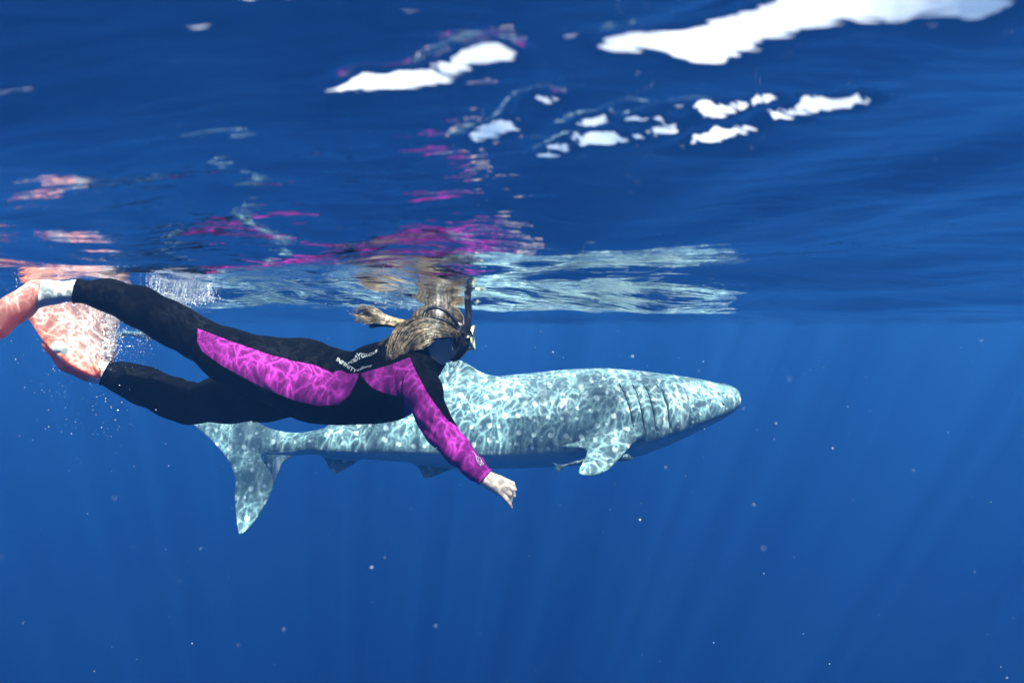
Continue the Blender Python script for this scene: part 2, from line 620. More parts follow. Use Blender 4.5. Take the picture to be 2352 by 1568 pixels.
    mx = node(nt, 'ShaderNodeMixShader')
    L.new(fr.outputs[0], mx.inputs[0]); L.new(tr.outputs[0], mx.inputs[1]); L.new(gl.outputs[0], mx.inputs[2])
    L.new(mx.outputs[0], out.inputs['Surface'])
    o = link('water', me, m)
    tag(o, 'rippled underside of the sea surface with white glints of sky', 'sea surface', kind='structure')
    return o


water_volume()
water_surface()

# ------------------------------------------------------------------ the whale shark
SY = 5.2
sh_x = [1683, 1679, 1666, 1644, 1602, 1532, 1461, 1388, 1300, 1186, 1116, 1040, 950, 839, 730, 663, 610, 570]
sh_t = [888, 886, 882, 878, 869, 859, 851, 845, 849, 860, 868, 884, 915, 957, 987, 1001, 1003, 1008]
sh_b = [934, 937, 949, 962, 982, 1016, 1044, 1059, 1067, 1071, 1072, 1068, 1058, 1052, 1042, 1039, 1036, 1030]
sh_w = [.19, .225, .26, .30, .345, .385, .40, .40, .39, .375, .36, .33, .28, .20, .125, .085, .055, .03]
_X = np.array([(x - 1176) * KP * SY for x in sh_x])[::-1]
_T = np.array([(750 - y) * KP * SY for y in sh_t])[::-1]
_B = np.array([(750 - y) * KP * SY for y in sh_b])[::-1]
_W = np.array(sh_w)[::-1]
# smooth the profile
_xs = np.linspace(_X[0], _X[-1], 400)
def _sm(a, k=15):
    v = np.interp(_xs, _X, a); p = np.pad(v, k, mode='edge'); c = np.convolve(p, np.hanning(2 * k + 1) / np.hanning(2 * k + 1).sum(), 'same')[k:-k]
    b = np.clip((_xs[-1] - _xs) / .20, 0, 1); return c * b + v * (1 - b)
_T, _B, _W = _sm(_T), _sm(_B), _sm(_W)


def plate(poly, Y0, c=0.0, e=0.0, tmax=.03, tmin=.006, wd=.14):
    """a fin: outline in picture pixels, in the plane  Y = Y0 + c*z + e*x"""
    P3 = []
    for px, py in poly:
        u, v = (px - 1176) * KP, (750 - py) * KP
        Y = Y0 / (1 - c * v - e * u)
        P3.append((u * Y, Y, v * Y))
    P3 = np.array(P3)
    n = np.array([-e, 1.0, -c]); n /= np.linalg.norm(n)
    o = P3[0]
    U = np.array([1.0, e, 0.0]); U /= np.linalg.norm(U)
    W = np.cross(n, U)
    p2 = np.stack([(P3 - o) @ U, (P3 - o) @ W], 1)
    p2 = spline(np.vstack([p2, p2[:1]]), len(p2) * 4)[:-1]
    lo = P3.min(0) - .1; hi = P3.max(0) + .1
    def f(p):
        far = np.sqrt((np.maximum(np.maximum(lo - p, p - hi), 0) ** 2).sum(1))
        out = far + .1
        m = far < .05
        if m.any():
            q = p[m] - o
            d2 = poly_sd(q @ U, q @ W, p2)
            h = np.abs(q @ n)
            th = tmin + (tmax - tmin) * np.clip(-d2 / wd, 0, 1) ** .7
            a, b = d2, h - th
            out[m] = np.sqrt(np.maximum(a, 0) ** 2 + np.maximum(b, 0) ** 2) + np.minimum(np.maximum(a, b), 0)
        return out.astype(np.float32)
    return f


caudal = plate([(690, 1003), (622, 984), (583, 964), (500, 920), (430, 896), (382, 906), (400, 935), (439, 970), (487, 1012),
                (526, 1059), (541, 1101), (539, 1139), (546, 1210), (553, 1227), (580, 1203), (609, 1159), (629, 1111),
                (622, 1085), (602, 1042), (690, 1038)], 5.2 / (1 - .45 * (750 - 1015) * KP) * (1 - .45 * (750 - 1015) * KP) ** 2, c=.45, tmax=.034, tmin=.007, wd=.12)
keel = plate([(600, 1035), (612, 1075), (629, 1108), (640, 1088), (652, 1062), (680, 1040), (650, 1025)], 5.30, c=-.35, tmax=.018, tmin=.006)
dorsal = plate([(1132, 872), (1100, 852), (1070, 833), (1045, 825), (1018, 824), (1000, 833), (990, 855), (984, 905), (1060, 920), (1140, 900)], 5.2, c=.10, tmax=.045, tmin=.008)
dorsal2 = plate([(850, 972), (815, 945), (792, 938), (775, 956), (753, 983), (775, 992), (850, 995)], 5.2, tmax=.022, tmin=.006, wd=.08)
anal = plate([(738, 1032), (750, 1062), (767, 1086), (790, 1079), (826, 1054), (830, 1030)], 5.2, tmax=.016, tmin=.005, wd=.08)
pelvic = plate([(945, 1045), (962, 1075), (977, 1098), (1003, 1091), (1035, 1077), (1066, 1064), (1060, 1040)], 5.9, c=.65, tmax=.02, tmin=.006, wd=.1)
pelvic2 = plate([(955, 1045), (970, 1066), (985, 1085), (1012, 1079), (1040, 1068), (1066, 1058), (1060, 1040)], 4.7, c=-.65, tmax=.02, tmin=.006, wd=.1)
pect = plate([(1480, 985), (1465, 1003), (1436, 1038), (1401, 1075), (1372, 1089), (1349, 1092), (1330, 1088), (1331, 1076), (1343, 1054),
              (1347, 1038), (1338, 1029), (1316, 1028), (1289, 1025), (1318, 1017), (1352, 1006), (1400, 985), (1450, 965)],
             4.86 / (1 - 1.1 * (750 - 985) * KP) * (1 - 1.1 * (750 - 985) * KP) ** 2, c=1.1, tmax=.036, tmin=.007, wd=.1)
pect2 = plate([(1470, 985), (1440, 1010), (1395, 1040), (1340, 1052), (1320, 1048), (1340, 1030), (1370, 1005), (1420, 980)], 4.6, c=-1.3 + .2, tmax=.036, tmin=.007, wd=.1)


def shark_sdf(p):
    x = p[:, 0]
    xi = np.clip(x, _xs[0], _xs[-1])
    T = np.interp(xi, _xs, _T); Bt = np.interp(xi, _xs, _B); Wd = np.interp(xi, _xs, _W)
    zc = Bt + (T - Bt) * .47
    up = p[:, 2] > zc
    rz = np.where(up, T - zc, zc - Bt)
    yy = (p[:, 1] - SY) / Wd; zz = (p[:, 2] - zc) / rz
    a, b = np.abs(yy), np.abs(zz)
    e = 2.25
    rad = (a ** e + b ** e) ** (1 / e)
    ang = np.arctan2(zz, a)
    # long ridges running down the flank
    ridge = 0
    for a0 in (.25, .62, 1.0):
        ridge = ridge + np.exp(-((ang - a0) / .045) ** 2)
    fade = np.clip((x + 1.0) / .8, 0, 1) * np.clip((1.1 - x) / .6, 0, 1)
    d = (rad - 1) * np.minimum(Wd, rz) - .006 * ridge * fade
    # jaw line and gill furrows
    hx = x - 1.62
    near_side = np.abs(p[:, 1] - SY) > .05
    for gx, gz in GILLS:
        c = np.interp(p[:, 2], gz, gx)
        env = np.clip((gz[-1] - p[:, 2]) / .03, 0, 1) * np.clip((p[:, 2] - gz[0]) / .03, 0, 1)
        dx = x - c
        d = d + near_side * env * (.013 * np.exp(-((dx - .004) / .009) ** 2) - .003 * np.exp(-((dx + .03) / .03) ** 2))
    cap = np.maximum(_xs[0] - x, x - _xs[-1])
    d = np.maximum(d, cap)
    d = np.where(cap > 0, np.sqrt(np.maximum(d, 0) ** 2 + cap ** 2), d)
    d = smin(d, caudal(p), .07)
    d = smin(d, keel(p), .03)
    d = smin(d, dorsal(p), .09)
    d = smin(d, dorsal2(p), .05)
    d = smin(d, anal(p), .05)
    d = smin(d, pelvic(p), .05)
    d = smin(d, pelvic2(p), .05)
    d = smin(d, pect(p), .07)
    return d.astype(np.float32)


GILLS = []
for _g in ([(1426, 883), (1437, 909), (1444, 931), (1449, 960), (1453, 976)], [(1457, 884), (1465, 905), (1468, 924), (1473, 950), (1477, 979), (1483, 993)],
           [(1482, 883), (1490, 899), (1494, 918), (1500, 950), (1503, 979), (1509, 994)], [(1513, 884), (1525, 905), (1532, 934), (1535, 966), (1538, 990)]):
    _q = np.array([at(a, b, 4.84) for a, b in _g])[::-1]
    GILLS.append((_q[:, 0], _q[:, 2]))



def shark_material():
    m, nt, out = mat_new('spotted_shark_skin')
    L = nt.links
    b = node(nt, 'ShaderNodeBsdfPrincipled', Roughness=.5)
    b.inputs['Specular IOR Level'].default_value = .3
    tcn = node(nt, 'ShaderNodeTexCoord')
    at_h = node(nt, 'ShaderNodeAttribute'); at_h.attribute_name = 'height'
    at_x = node(nt, 'ShaderNodeAttribute'); at_x.attribute_name = 'along'
    nz = node(nt, 'ShaderNodeTexNoise', Scale=7.0, Detail=6.0, Roughness=.6)
    L.new(tcn.outputs['Object'], nz.inputs['Vector'])
    dark = mix_c(nt, nz.outputs['Fac'], (.060, .105, .115), (.20, .29, .295))
    # rows of round spots, a different size in every cell
    def spots(sc, rmin, rmax, rnd):
        sxz = node(nt, 'ShaderNodeSeparateXYZ'); L.new(tcn.outputs['Object'], sxz.inputs[0])
        mp = node(nt, 'ShaderNodeCombineXYZ')
        L.new(sxz.outputs['X'], mp.inputs['X']); L.new(math_n(nt, 'MULTIPLY_ADD', sxz.outputs['X'], .12, sxz.outputs['Z']), mp.inputs['Y'])
        vo = node(nt, 'ShaderNodeTexVoronoi', voronoi_dimensions='2D', Scale=sc, Randomness=rnd)
        L.new(mp.outputs[0], vo.inputs['Vector'])
        sx = node(nt, 'ShaderNodeSeparateColor'); L.new(vo.outputs['Color'], sx.inputs[0])
        rad = math_n(nt, 'MULTIPLY_ADD', sx.outputs[0], rmax - rmin, rmin)
        q = math_n(nt, 'SUBTRACT', rad, vo.outputs['Distance'])
        return math_n(nt, 'MULTIPLY_ADD', q, 14.0, .5, clamp=True)
    s1 = spots(8.4, .06, .19, .60)
    s2 = spots(17, -.05, .22, .9)
    hd = node(nt, 'ShaderNodeMapRange'); hd.inputs['From Min'].default_value = .85; hd.inputs['From Max'].default_value = 1.3
    L.new(at_x.outputs['Fac'], hd.inputs['Value'])
    mxs = node(nt, 'ShaderNodeMix'); mxs.data_type = 'FLOAT'
    L.new(hd.outputs[0], mxs.inputs['Factor']); L.new(s1, mxs.inputs['A']); L.new(s2, mxs.inputs['B'])
    sp_ = math_n(nt, 'MAXIMUM', mxs.outputs['Result'], math_n(nt, 'MULTIPLY', s2, .35))
    # faint upright bars
    mpb = node(nt, 'ShaderNodeMapping'); mpb.inputs['Scale'].default_value = (1, .1, .16)
    L.new(tcn.outputs['Object'], mpb.inputs['Vector'])
    nb = node(nt, 'ShaderNodeTexNoise', Scale=14.0, Detail=2.0)
    L.new(mpb.outputs[0], nb.inputs['Vector'])
    bar = node(nt, 'ShaderNodeMapRange'); bar.inputs['From Min'].default_value = .56; bar.inputs['From Max'].default_value = .66
    bar.inputs['To Max'].default_value = .35
    L.new(nb.outputs['Fac'], bar.inputs['Value'])
    spot = math_n(nt, 'MAXIMUM', sp_, bar.outputs[0])
    c = mix_c(nt, math_n(nt, 'MULTIPLY', spot, .62), dark, (.86, .88, .84))
    # white belly with a soft uneven border
    bw = math_n(nt, 'ADD', at_h.outputs['Fac'], math_n(nt, 'MULTIPLY_ADD', nz.outputs['Fac'], .3, -.15))
    be = node(nt, 'ShaderNodeMapRange'); be.inputs['From Min'].default_value = -.40; be.inputs['From Max'].default_value = -.62
    L.new(bw, be.inputs['Value'])
    c = mix_c(nt, be.outputs[0], c, (.50, .56, .56))
    L.new(c, b.inputs['Base Color'])
    nb2 = node(nt, 'ShaderNodeTexNoise', Scale=60.0, Detail=3.0)
    L.new(tcn.outputs['Object'], nb2.inputs['Vector'])
    bp = node(nt, 'ShaderNodeBump', Strength=.25, Distance=.006)
    L.new(nb2.outputs['Fac'], bp.inputs['Height']); L.new(bp.outputs[0], b.inputs['Normal'])
    L.new(b.outputs[0], out.inputs['Surface'])
    return m


def build_shark():
    V, Q, N = surface_nets(shark_sdf, (-3.05, 4.35, -1.95), (2.0, 6.2, -.15), .0125)
    x = V[:, 0]; xi = np.clip(x, _xs[0], _xs[-1])
    T = np.interp(xi, _xs, _T); Bt = np.interp(xi, _xs, _B); zc = Bt + (T - Bt) * .47
    hgt = np.clip((V[:, 2] - zc) / np.maximum(zc - Bt, .06), -1.5, 1.5)
    # on the fins the pale side is only the underside
    body_d = np.abs(V[:, 1] - SY) / np.interp(xi, _xs, _W)
    onfin = (V[:, 2] < Bt - .01) | (x < (690 - 1176) * KP * SY) | (body_d > 1.06)
    hgt = np.where(onfin, np.where(N[:, 2] < -.35, -1.0, .1), hgt)
    me = make_mesh('whale_shark', V, Q, N, attrs={'height': hgt, 'along': x})
    root = empty('whale_shark', (0, SY, -1.0))
    tag(root, 'large spotted whale shark swimming to the right below the snorkeller', 'shark')
    o = link('body', me, shark_material(), root)
    o.matrix_parent_inverse.identity(); o.location = (0, -SY, 1.0)
    slit_m = simple_mat('gill_dark', (.015, .02, .025), rough=.8)
    # dark gill openings lying in the furrows
    for gx, gz in GILLS:
        zz = np.linspace(gz[-1], gz[0], 16)
        pts = np.stack([np.interp(zz, gz, gx), zz], 1)
        p3 = np.stack([pts[:, 0], np.full(len(pts), SY - .45), pts[:, 1]], 1)
        for _ in range(60):
            p3[:, 1] += shark_sdf(p3.astype(np.float32)) * .5
        rr = .0055 * np.sin(np.linspace(.25, 2.9, 16))
        mb = MB(); mb.tube([tuple(q + np.array([0, -.004, 0])) for q in p3], list(rr + .0025), 6)
        s = mb.build('gill_slit', slit_m, root); s.location = (0, -SY, 1.0)
    # small eye low on the side of the head, a nostril at the lip
    ep = np.array([[(1655 - 1176) * KP * 4.95, SY - .45, (750 - 925) * KP * 4.95]])
    for _ in range(60): ep[:, 1] += shark_sdf(ep.astype(np.float32)) * .5
    mb = MB()
    V_, F_ = ico(.013)
    mb.add([tuple(np.array(v) * (1, .5, 1) + ep[0]) for v in V_], F_)
    e = mb.build('eye', simple_mat('eye_black', (.01, .01, .012), rough=.15), root); e.location = (0, -SY, 1.0)
    return root


def ico(r):
    t = (1 + 5 ** .5) / 2
    V = np.array([(-1, t, 0), (1, t, 0), (-1, -t, 0), (1, -t, 0), (0, -1, t), (0, 1, t), (0, -1, -t), (0, 1, -t), (t, 0, -1), (t, 0, 1), (-t, 0, -1), (-t, 0, 1)])
    V = V / np.linalg.norm(V[0]) * r
    F = [(0, 11, 5), (0, 5, 1), (0, 1, 7), (0, 7, 10), (0, 10, 11), (1, 5, 9), (5, 11, 4), (11, 10, 2), (10, 7, 6), (7, 1, 8), (3, 9, 4), (3, 4, 2), (3, 2, 6), (3, 6, 8), (3, 8, 9), (4, 9, 5), (2, 4, 11), (6, 2, 10), (8, 6, 7), (9, 8, 1)]
    return V, F


build_shark()


# ------------------------------------------------------------------ slim fish
def build_fish(spine, rads, tailp, finp, Y, label, name, cat, mat, tail_y=None):
    sp3 = [at(x, y, Y) for x, y in spine]
    tl = plate(tailp, Y, tmax=.008, tmin=.004, wd=.04)
    fl = [plate(q, Y, tmax=.007, tmin=.004, wd=.04) for q in finp]
    def f(p):
        d = None
        for i in range(len(sp3) - 1):
            c = cone(p, sp3[i], sp3[i + 1], rads[i], rads[i + 1])
            d = c if d is None else smin(d, c, .02)
        d = smin(d, tl(p), .02)
        for q in fl: d = smin(d, q(p), .012)
        return d.astype(np.float32)
    allp = np.array(sp3 + [at(x, y, Y) for x, y in tailp])
    V, Q, N = surface_nets(f, allp.min(0) - .08, allp.max(0) + .08, .006)
    c = allp.mean(0)
    o = link(name, make_mesh(name, V, Q, N), mat)
    origin_to(o, c)
    return tag(o, label, cat)


fish_m = simple_mat('grey_fish_skin', (.05, .08, .09), (.10, .14, .15), rough=.35, scale=12)
build_fish([(1290, 1070), (1325, 1062), (1365, 1055), (1410, 1051), (1440, 1050), (1453, 1053)], [.006, .013, .026, .030, .022, .008],
           [(1300, 1067), (1283, 1066), (1269, 1062), (1275, 1072), (1279, 1086), (1288, 1077), (1300, 1071)],
           [[(1330, 1060), (1345, 1053), (1370, 1051), (1380, 1060)]], 4.72,
           'slim dark remora swimming under the belly of the whale shark', 'remora', 'fish', fish_m)
build_fish([(262, 770), (285, 764), (315, 767), (345, 774), (375, 776), (403, 775)], [.004, .016, .024, .024, .020, .005],
           [(290, 764), (270, 768), (255, 775), (268, 778), (292, 772)],
           [[(338, 774), (346, 760), (354, 757), (358, 776)]], 6.2,
           'faint far fish seen through the gap between the snorkeller\'s legs', 'fish', 'fish', fish_m)

# ------------------------------------------------------------------ the snorkeller: one implicit figure
def A_(px, py, Y): return at(px, py, Y)
def R_(px, Y): return px * KP * Y

TY = 2.46
torso = [((958, 822), 36, 1.25, 2.44), ((935, 856), 66, 1.65, TY), ((895, 872), 80, 1.60, TY), ((850, 885), 74, 1.55, TY), ((795, 898), 62, 1.60, TY),
         ((745, 884), 76, 1.62, TY), ((700, 868), 80, 1.55, TY)]
rleg = [((700, 866), 76, 2.37), ((615, 846), 66, 2.34), ((530, 818), 56, 2.32), ((432, 764), 41, 2.30), ((385, 738), 42, 2.28), ((320, 704), 40, 2.25), ((250, 678), 31, 2.22), ((178, 668), 21, 2.18)]
lleg = [((690, 880), 72, 2.55), ((610, 898), 64, 2.56), ((530, 912), 54, 2.57), ((438, 928), 40, 2.58), ((395, 913), 40, 2.56), ((330, 885), 38, 2.53), ((285, 868), 30, 2.50), ((238, 855), 22, 2.47)]
rarm = [((948, 862), 52, 2.31), ((972, 898), 40, 2.27), ((990, 950), 33, 2.25), ((1013, 990), 32, 2.24), ((1050, 1033), 28, 2.22), ((1088, 1072), 22, 2.20), ((1117, 1099), 17, 2.19)]
larm = [((940, 862), 52, 2.62), ((900, 885), 38, 2.70), ((850, 905), 32, 2.72), ((800, 900), 29, 2.74), ((745, 885), 24, 2.74), ((705, 880), 18, 2.72)]
rfoot = [((178, 668), 21, 2.18), ((120, 672), 23, 2.15), ((98, 672), 24, 2.14), ((50, 706), 19, 2.10), ((15, 730), 14, 2.07)]
lfoot = [((238, 855), 22, 2.47), ((215, 850), 24, 2.46), ((160, 818), 19, 2.40), ((135, 798), 14, 2.36)]


def pts_of(chain, ys=1.0):
    return [(A_(c[0], c[1], Y), R_(r, Y)) for (c, r, Y) in chain]


prims = []          # (kind, data, blend)
for i in range(len(torso) - 1):
    (c0, r0, s0, y0), (c1, r1, s1, y1) = torso[i], torso[i + 1]
    prims.append(('c', A_(*c0, y0), A_(*c1, y1), R_(r0, y0), R_(r1, y1), (s0 + s1) / 2, .06))
def add_chain(ch, k, first=None, flat=1.0):
    P = pts_of(ch)
    for i in range(len(P) - 1):
        prims.append(('c', P[i][0], P[i + 1][0], P[i][1], P[i + 1][1], flat, (first or k) if i == 0 else k))
add_chain(rleg, .035, .05)
add_chain(lleg, .035, .05)
add_chain(rarm, .022, .05)
add_chain(larm, .022, .05)
add_chain(rfoot, .02)
add_chain(lfoot, .02)
# buttocks, calves, shoulder blade
prims.append(('e', A_(690, 838, 2.38), (.105, .085, .088), 0, 0, 0, .04))
prims.append(('e', A_(690, 842, 2.54), (.105, .085, .085), 0, 0, 0, .04))
prims.append(('e', A_(878, 842, 2.36), (.085, .06, .075), 0, 0, 0, .05))
prims.append(('e', A_(900, 905, 2.40), (.085, .08, .070), 0, 0, 0, .05))
# head
HY = 2.42
HC = A_(1012, 752, HY)
prims.append(('e', HC, (.093, .076, .092), 0, 0, 0, .03))
prims.append(('c', A_(1022, 785, HY), A_(1034, 806, HY), .062, .034, 1.0, .03))            # face and jaw
prims.append(('c', A_(1040, 800, HY), A_(1041, 812, HY), .022, .020, 1.1, .02))            # chin
prims.append(('c', A_(1058, 768, HY), A_(1063, 781, HY), .012, .016, 1.0, .014))           # nose
prims.append(('c', A_(1052, 794, HY), A_(1051, 798, HY), .013, .013, 1.6, .012))           # lips
prims.append(('e', A_(1004, 772, HY) + np.array([0, -.076, 0]), (.020, .009, .030), 0, 0, 0, .008))   # ear
prims.append(('c', A_(1003, 792, HY), A_(957, 828, 2.44), .058, .064, 1.0, .04))           # neck
prims.append(('c', A_(1015, 800, HY), A_(985, 835, 2.42), .036, .050, 1.2, .03))           # throat
# right hand: palm, thumb and four unequal curled fingers
def hp(px, py, dy): return A_(px, py, 2.185 + dy)
prims.append(('c', hp(1117, 1099, 0), hp(1130, 1106, 0), .0235, .024, 1.2, .012))
prims.append(('c', hp(1135, 1109, 0), hp(1158, 1119, 0), .031, .030, .75, .015))
prims.append(('c', hp(1148, 1104, .004), hp(1166, 1110, .004), .016, .0135, 1.0, .010))
prims.append(('c', hp(1143, 1122, -.004), hp(1158, 1136, -.004), .0155, .0125, 1.0, .010))
fingers = [
    [((1164, 1106), .0120, .012), ((1177, 1111), .0100, .010), ((1182, 1124), .0088, .016), ((1173, 1131), .0078, .030)],
    [((1164, 1115), .0118, -.004), ((1177, 1123), .0098, -.008), ((1180, 1138), .0088, .002), ((1170, 1142), .0078, .016)],
    [((1160, 1125), .0115, -.012), ((1171, 1135), .0095, -.018), ((1173, 1148), .0085, -.008), ((1164, 1151), .0075, .006)],
    [((1154, 1134), .0110, -.014), ((1164, 1146), .0090, -.020), ((1171, 1157), .0074, -.018), ((1175, 1165), .0056, -.014)],
]
for fg in fingers:
    for i in range(3):
        (a, ra, da), (b, rb, db) = fg[i], fg[i + 1]
        prims.append(('c', hp(*a, da), hp(*b, db), ra * .86, rb * .86, 1.0, .0025 if i else .004))
th = [((1130, 1104), .014, .022), ((1146, 1116), .0125, .036), ((1158, 1128), .0105, .040), ((1166, 1136), .0085, .036)]
for i in range(3):
    (a, ra, da), (b, rb, db) = th[i], th[i + 1]
    prims.append(('c', hp(*a, da), hp(*b, db), ra, rb, 1.0, .008))
# left hand resting by the far hip
LH = larm[-1]
prims.append(('c', A_(705, 880, 2.72), A_(670, 872, 2.72), .028, .030, .6, .015))
for j in range(4):
    prims.append(('c', A_(668, 862 + j * 8, 2.72), A_(645, 862 + j * 8, 2.73), .0095, .0085, 1.0, .006))
    prims.append(('c', A_(645, 862 + j * 8, 2.73), A_(628 + 3 * abs(j - 1), 864 + j * 8, 2.72), .0085, .007, 1.0, .004))
prims.append(('c', A_(690, 892, 2.70), A_(662, 906, 2.69), .012, .009, 1.0, .008))

_pc, _pr = [], []
for q in prims:
    if q[0] == 'c':
        _pc.append((q[1] + q[2]) / 2); _pr.append(np.linalg.norm(q[1] - q[2]) / 2 + max(q[3], q[4]) * max(1, q[5]))
    else:
        _pc.append(np.asarray(q[1])); _pr.append(max(q[2]))


def figure(p):
    """the naked body; primitives too far from a block of points are skipped"""
    p = np.ascontiguousarray(p, np.float32)
    d = np.full(len(p), 10.0, np.float32)
    for q, c, r in zip(prims, _pc, _pr):
        dist = np.sqrt(((p - c.astype(np.float32)) ** 2).sum(1)) - r
        m = dist < .16
        lb = dist + .05
        if not m.any():
            d = np.minimum(d, lb); continue
        pm = p[m]
        v = cone(pm, q[1], q[2], q[3], q[4], q[5]) if q[0] == 'c' else ellipsoid(pm, q[1], q[2])
        dn = np.minimum(d, np.where(m, d, lb))
        dn[m] = smin(d[m], v, q[6])
        d = dn
    return d.astype(np.float32)


def folds(p):
    """creases of the neoprene at the waist, armpit, elbow, knee and hip"""
    s = np.zeros(len(p), np.float32)
    for (c, rad, dirx, dirz, freq, amp) in FOLDS:
        q = p - c
        w_ = np.exp(-(q * q).sum(1) / (rad * rad))
        s += w_ * amp * np.sin((q[:, 0] * dirx + q[:, 2] * dirz) * freq + 1.3 * np.sin(q[:, 0] * 31 + q[:, 2] * 23))
    return s


FOLDS = [(A_(800, 850, 2.35), .10, .85, -.5, 130, .0032), (A_(905, 872, 2.3), .08, 1, .1, 120, .0028), (A_(1000, 975, 2.25), .07, .6, .8, 150, .0022),
         (A_(425, 770, 2.3), .10, 1, .2, 110, .0022), (A_(640, 900, 2.35), .12, .7, .7, 90, .0022), (A_(960, 830, 2.38), .08, .3, 1, 130, .0018),
         (A_(440, 905, 2.55), .09, 1, -.2, 110, .0025), (A_(1080, 1065, 2.2), .06, .7, -.7, 140, .0014)]
FOLDS = [(np.asarray(a, np.float32), b, c, d_, e, g) for a, b, c, d_, e, g in FOLDS]


def suit(p):
    # swell of the lower back, gap of the collar
    return figure(p) - .0045 + 1.7 * folds(p)


def px_of(V):
    return V[:, 0] / V[:, 1] / KP + 1176, 750 - V[:, 2] / V[:, 1] / KP


# where the suit ends: planes at the wrists, the ankles and the neck (positive = covered)
def plane_val(V, c, direction, reach, rc=None):
    """signed distance behind the plane through c; far away from c the plane does not count"""
    d = np.asarray(direction, float); d /= np.linalg.norm(d)
    q = V - c
    s = q @ d
    if rc is not None: q = V - rc
    far = np.sqrt((q * q).sum(1)) > reach
    return np.where(far, 1.0, -s)


CUFFS = [(A_(1113, 1096, 2.19), A_(1117, 1099, 2.19) - A_(1088, 1072, 2.20), .17),
         (A_(176, 664, 2.18), A_(176, 664, 2.18) - A_(250, 676, 2.22), .30),
         (A_(243, 856, 2.47), A_(236, 853, 2.47) - A_(285, 868, 2.50), .24),
         (A_(708, 880, 2.72), A_(690, 880, 2.72) - A_(745, 885, 2.74), .14),
         (A_(991, 802, 2.43), np.array([.93, 0, .38]), .148, HC)]


def covered(V):
    v = np.full(len(V), 1.0)
    for q in CUFFS:
        v = np.minimum(v, plane_val(V, *q))
    return v


leg_panel = [(454, 754), (535, 785), (619, 814), (675, 829), (722, 838), (764, 856), (776, 851), (785, 851), (800, 858), (824, 857), (822, 868), (804, 905), (779, 929),
             (731, 932), (675, 919), (619, 897), (563, 869), (507, 838), (465, 807), (453, 785)]
arm_panel = [(829, 857), (885, 841), (942, 820), (955, 849), (984, 902), (1008, 937), (1031, 967), (1060, 985), (1160, 1080), (1120, 1160), (1075, 1100), (1000, 1060), (930, 960), (926, 912),
             (886, 903), (858, 892), (843, 880), (829, 866)]


def panel_val(V, N):
    PX, PY = px_of(V)
    a = poly_sd(PX, PY, leg_panel) * KP * 2.3
    b = poly_sd(PX, PY, arm_panel) * KP * 2.25
    v = -np.minimum(a, b)
    # only on her right-hand side
    mid = np.where(PX > 985, 2.235, np.where(PX > 820, 2.40, 2.38))
    return np.minimum(v, mid - V[:, 1])


def neoprene(name, c1, c2, sheen=.15, rough=.6, bumpd=.0012):
    m, nt, out = mat_new(name)
    L = nt.links
    b = node(nt, 'ShaderNodeBsdfPrincipled', Roughness=rough)
    b.inputs['Specular IOR Level'].default_value = .04
    b.inputs['Sheen Weight'].default_value = sheen
    b.inputs['Sheen Roughness'].default_value = .4
    tcn = node(nt, 'ShaderNodeTexCoord')
    nz = node(nt, 'ShaderNodeTexNoise', Scale=26.0, Detail=5.0)
    L.new(tcn.outputs['Object'], nz.inputs['Vector'])
    L.new(mix_c(nt, nz.outputs['Fac'], c1, c2), b.inputs['Base Color'])
    n2 = node(nt, 'ShaderNodeTexNoise', Scale=700.0, Detail=2.0)
    n3 = node(nt, 'ShaderNodeTexNoise', Scale=38.0, Detail=3.0)
    L.new(tcn.outputs['Object'], n2.inputs['Vector']); L.new(tcn.outputs['Object'], n3.inputs['Vector'])
    h = math_n(nt, 'ADD', math_n(nt, 'MULTIPLY', n2.outputs['Fac'], .25), n3.outputs['Fac'])
    bp = node(nt, 'ShaderNodeBump', Strength=.5, Distance=bumpd * 2)
    L.new(h, bp.inputs['Height']); L.new(bp.outputs[0], b.inputs['Normal'])
    L.new(b.outputs[0], out.inputs['Surface'])
    return m


M_BLACK = neoprene('black_neoprene', (.0010, .0010, .0015), (.0032, .0032, .0042), rough=.75, sheen=.0)
M_PINK = neoprene('magenta_neoprene', (.32, .028, .27), (.235, .017, .205), sheen=.03)
M_SKIN = simple_mat('skin', (.72, .53, .42), (.78, .60, .49), rough=.45, scale=25, bump=.3, bscale=120, bdist=.0012)
M_SOCK = simple_mat('grey_sock', (.42, .47, .44), (.75, .76, .68), rough=.8, scale=30, bump=.5, bscale=200, bdist=.002)
M_RUBBER = simple_mat('black_rubber', (.008, .008, .009), (.014, .014, .016), rough=.35, scale=30, bump=.1)
M_PRINT = simple_mat('white_print', (.80, .82, .82), (.70, .74, .76), rough=.5, scale=60)

PERSON = empty('person', tuple(A_(830, 885, TY)))
tag(PERSON, 'snorkeller in black and magenta wetsuit with coral fins swimming at the surface', 'person')
PO = Vector(PERSON.location)


def child(o, par=None):
    """keep world coordinates while parented"""
    par = par or PERSON
    o.parent = par
    off = -PO if par is PERSON else Vector((0, 0, 0))
    o.location = off
    return o


LO, HI = (-1.72, 1.93, -.68), (.12, 2.86, .20)
HV = .0042
Vb, Qb, Nb = surface_nets(figure, LO, HI, HV)
body = link('body', make_mesh('body', Vb, Qb, Nb), M_SKIN)
child(body)
Vs, Qs, Ns = surface_nets(suit, LO, HI, HV)
Ts = tris(Qs)
cv = covered(Vs)
V1, N1, T1, _ = clip_mesh(Vs, Ns, Ts, cv)
pv = panel_val(V1, N1)
Vp, Np, Tp, _ = clip_mesh(V1, N1, T1, pv)
Vk, Nk, Tk, _ = clip_mesh(V1, N1, T1, -pv)
wet = link('wetsuit', make_mesh('wetsuit', Vk, Tk, Nk), M_BLACK); child(wet)
pan = link('side_panel', make_mesh('side_panel', Vp, Tp, Np), M_PINK); child(pan, wet)
pan['label'] = 'magenta side and sleeve panel'


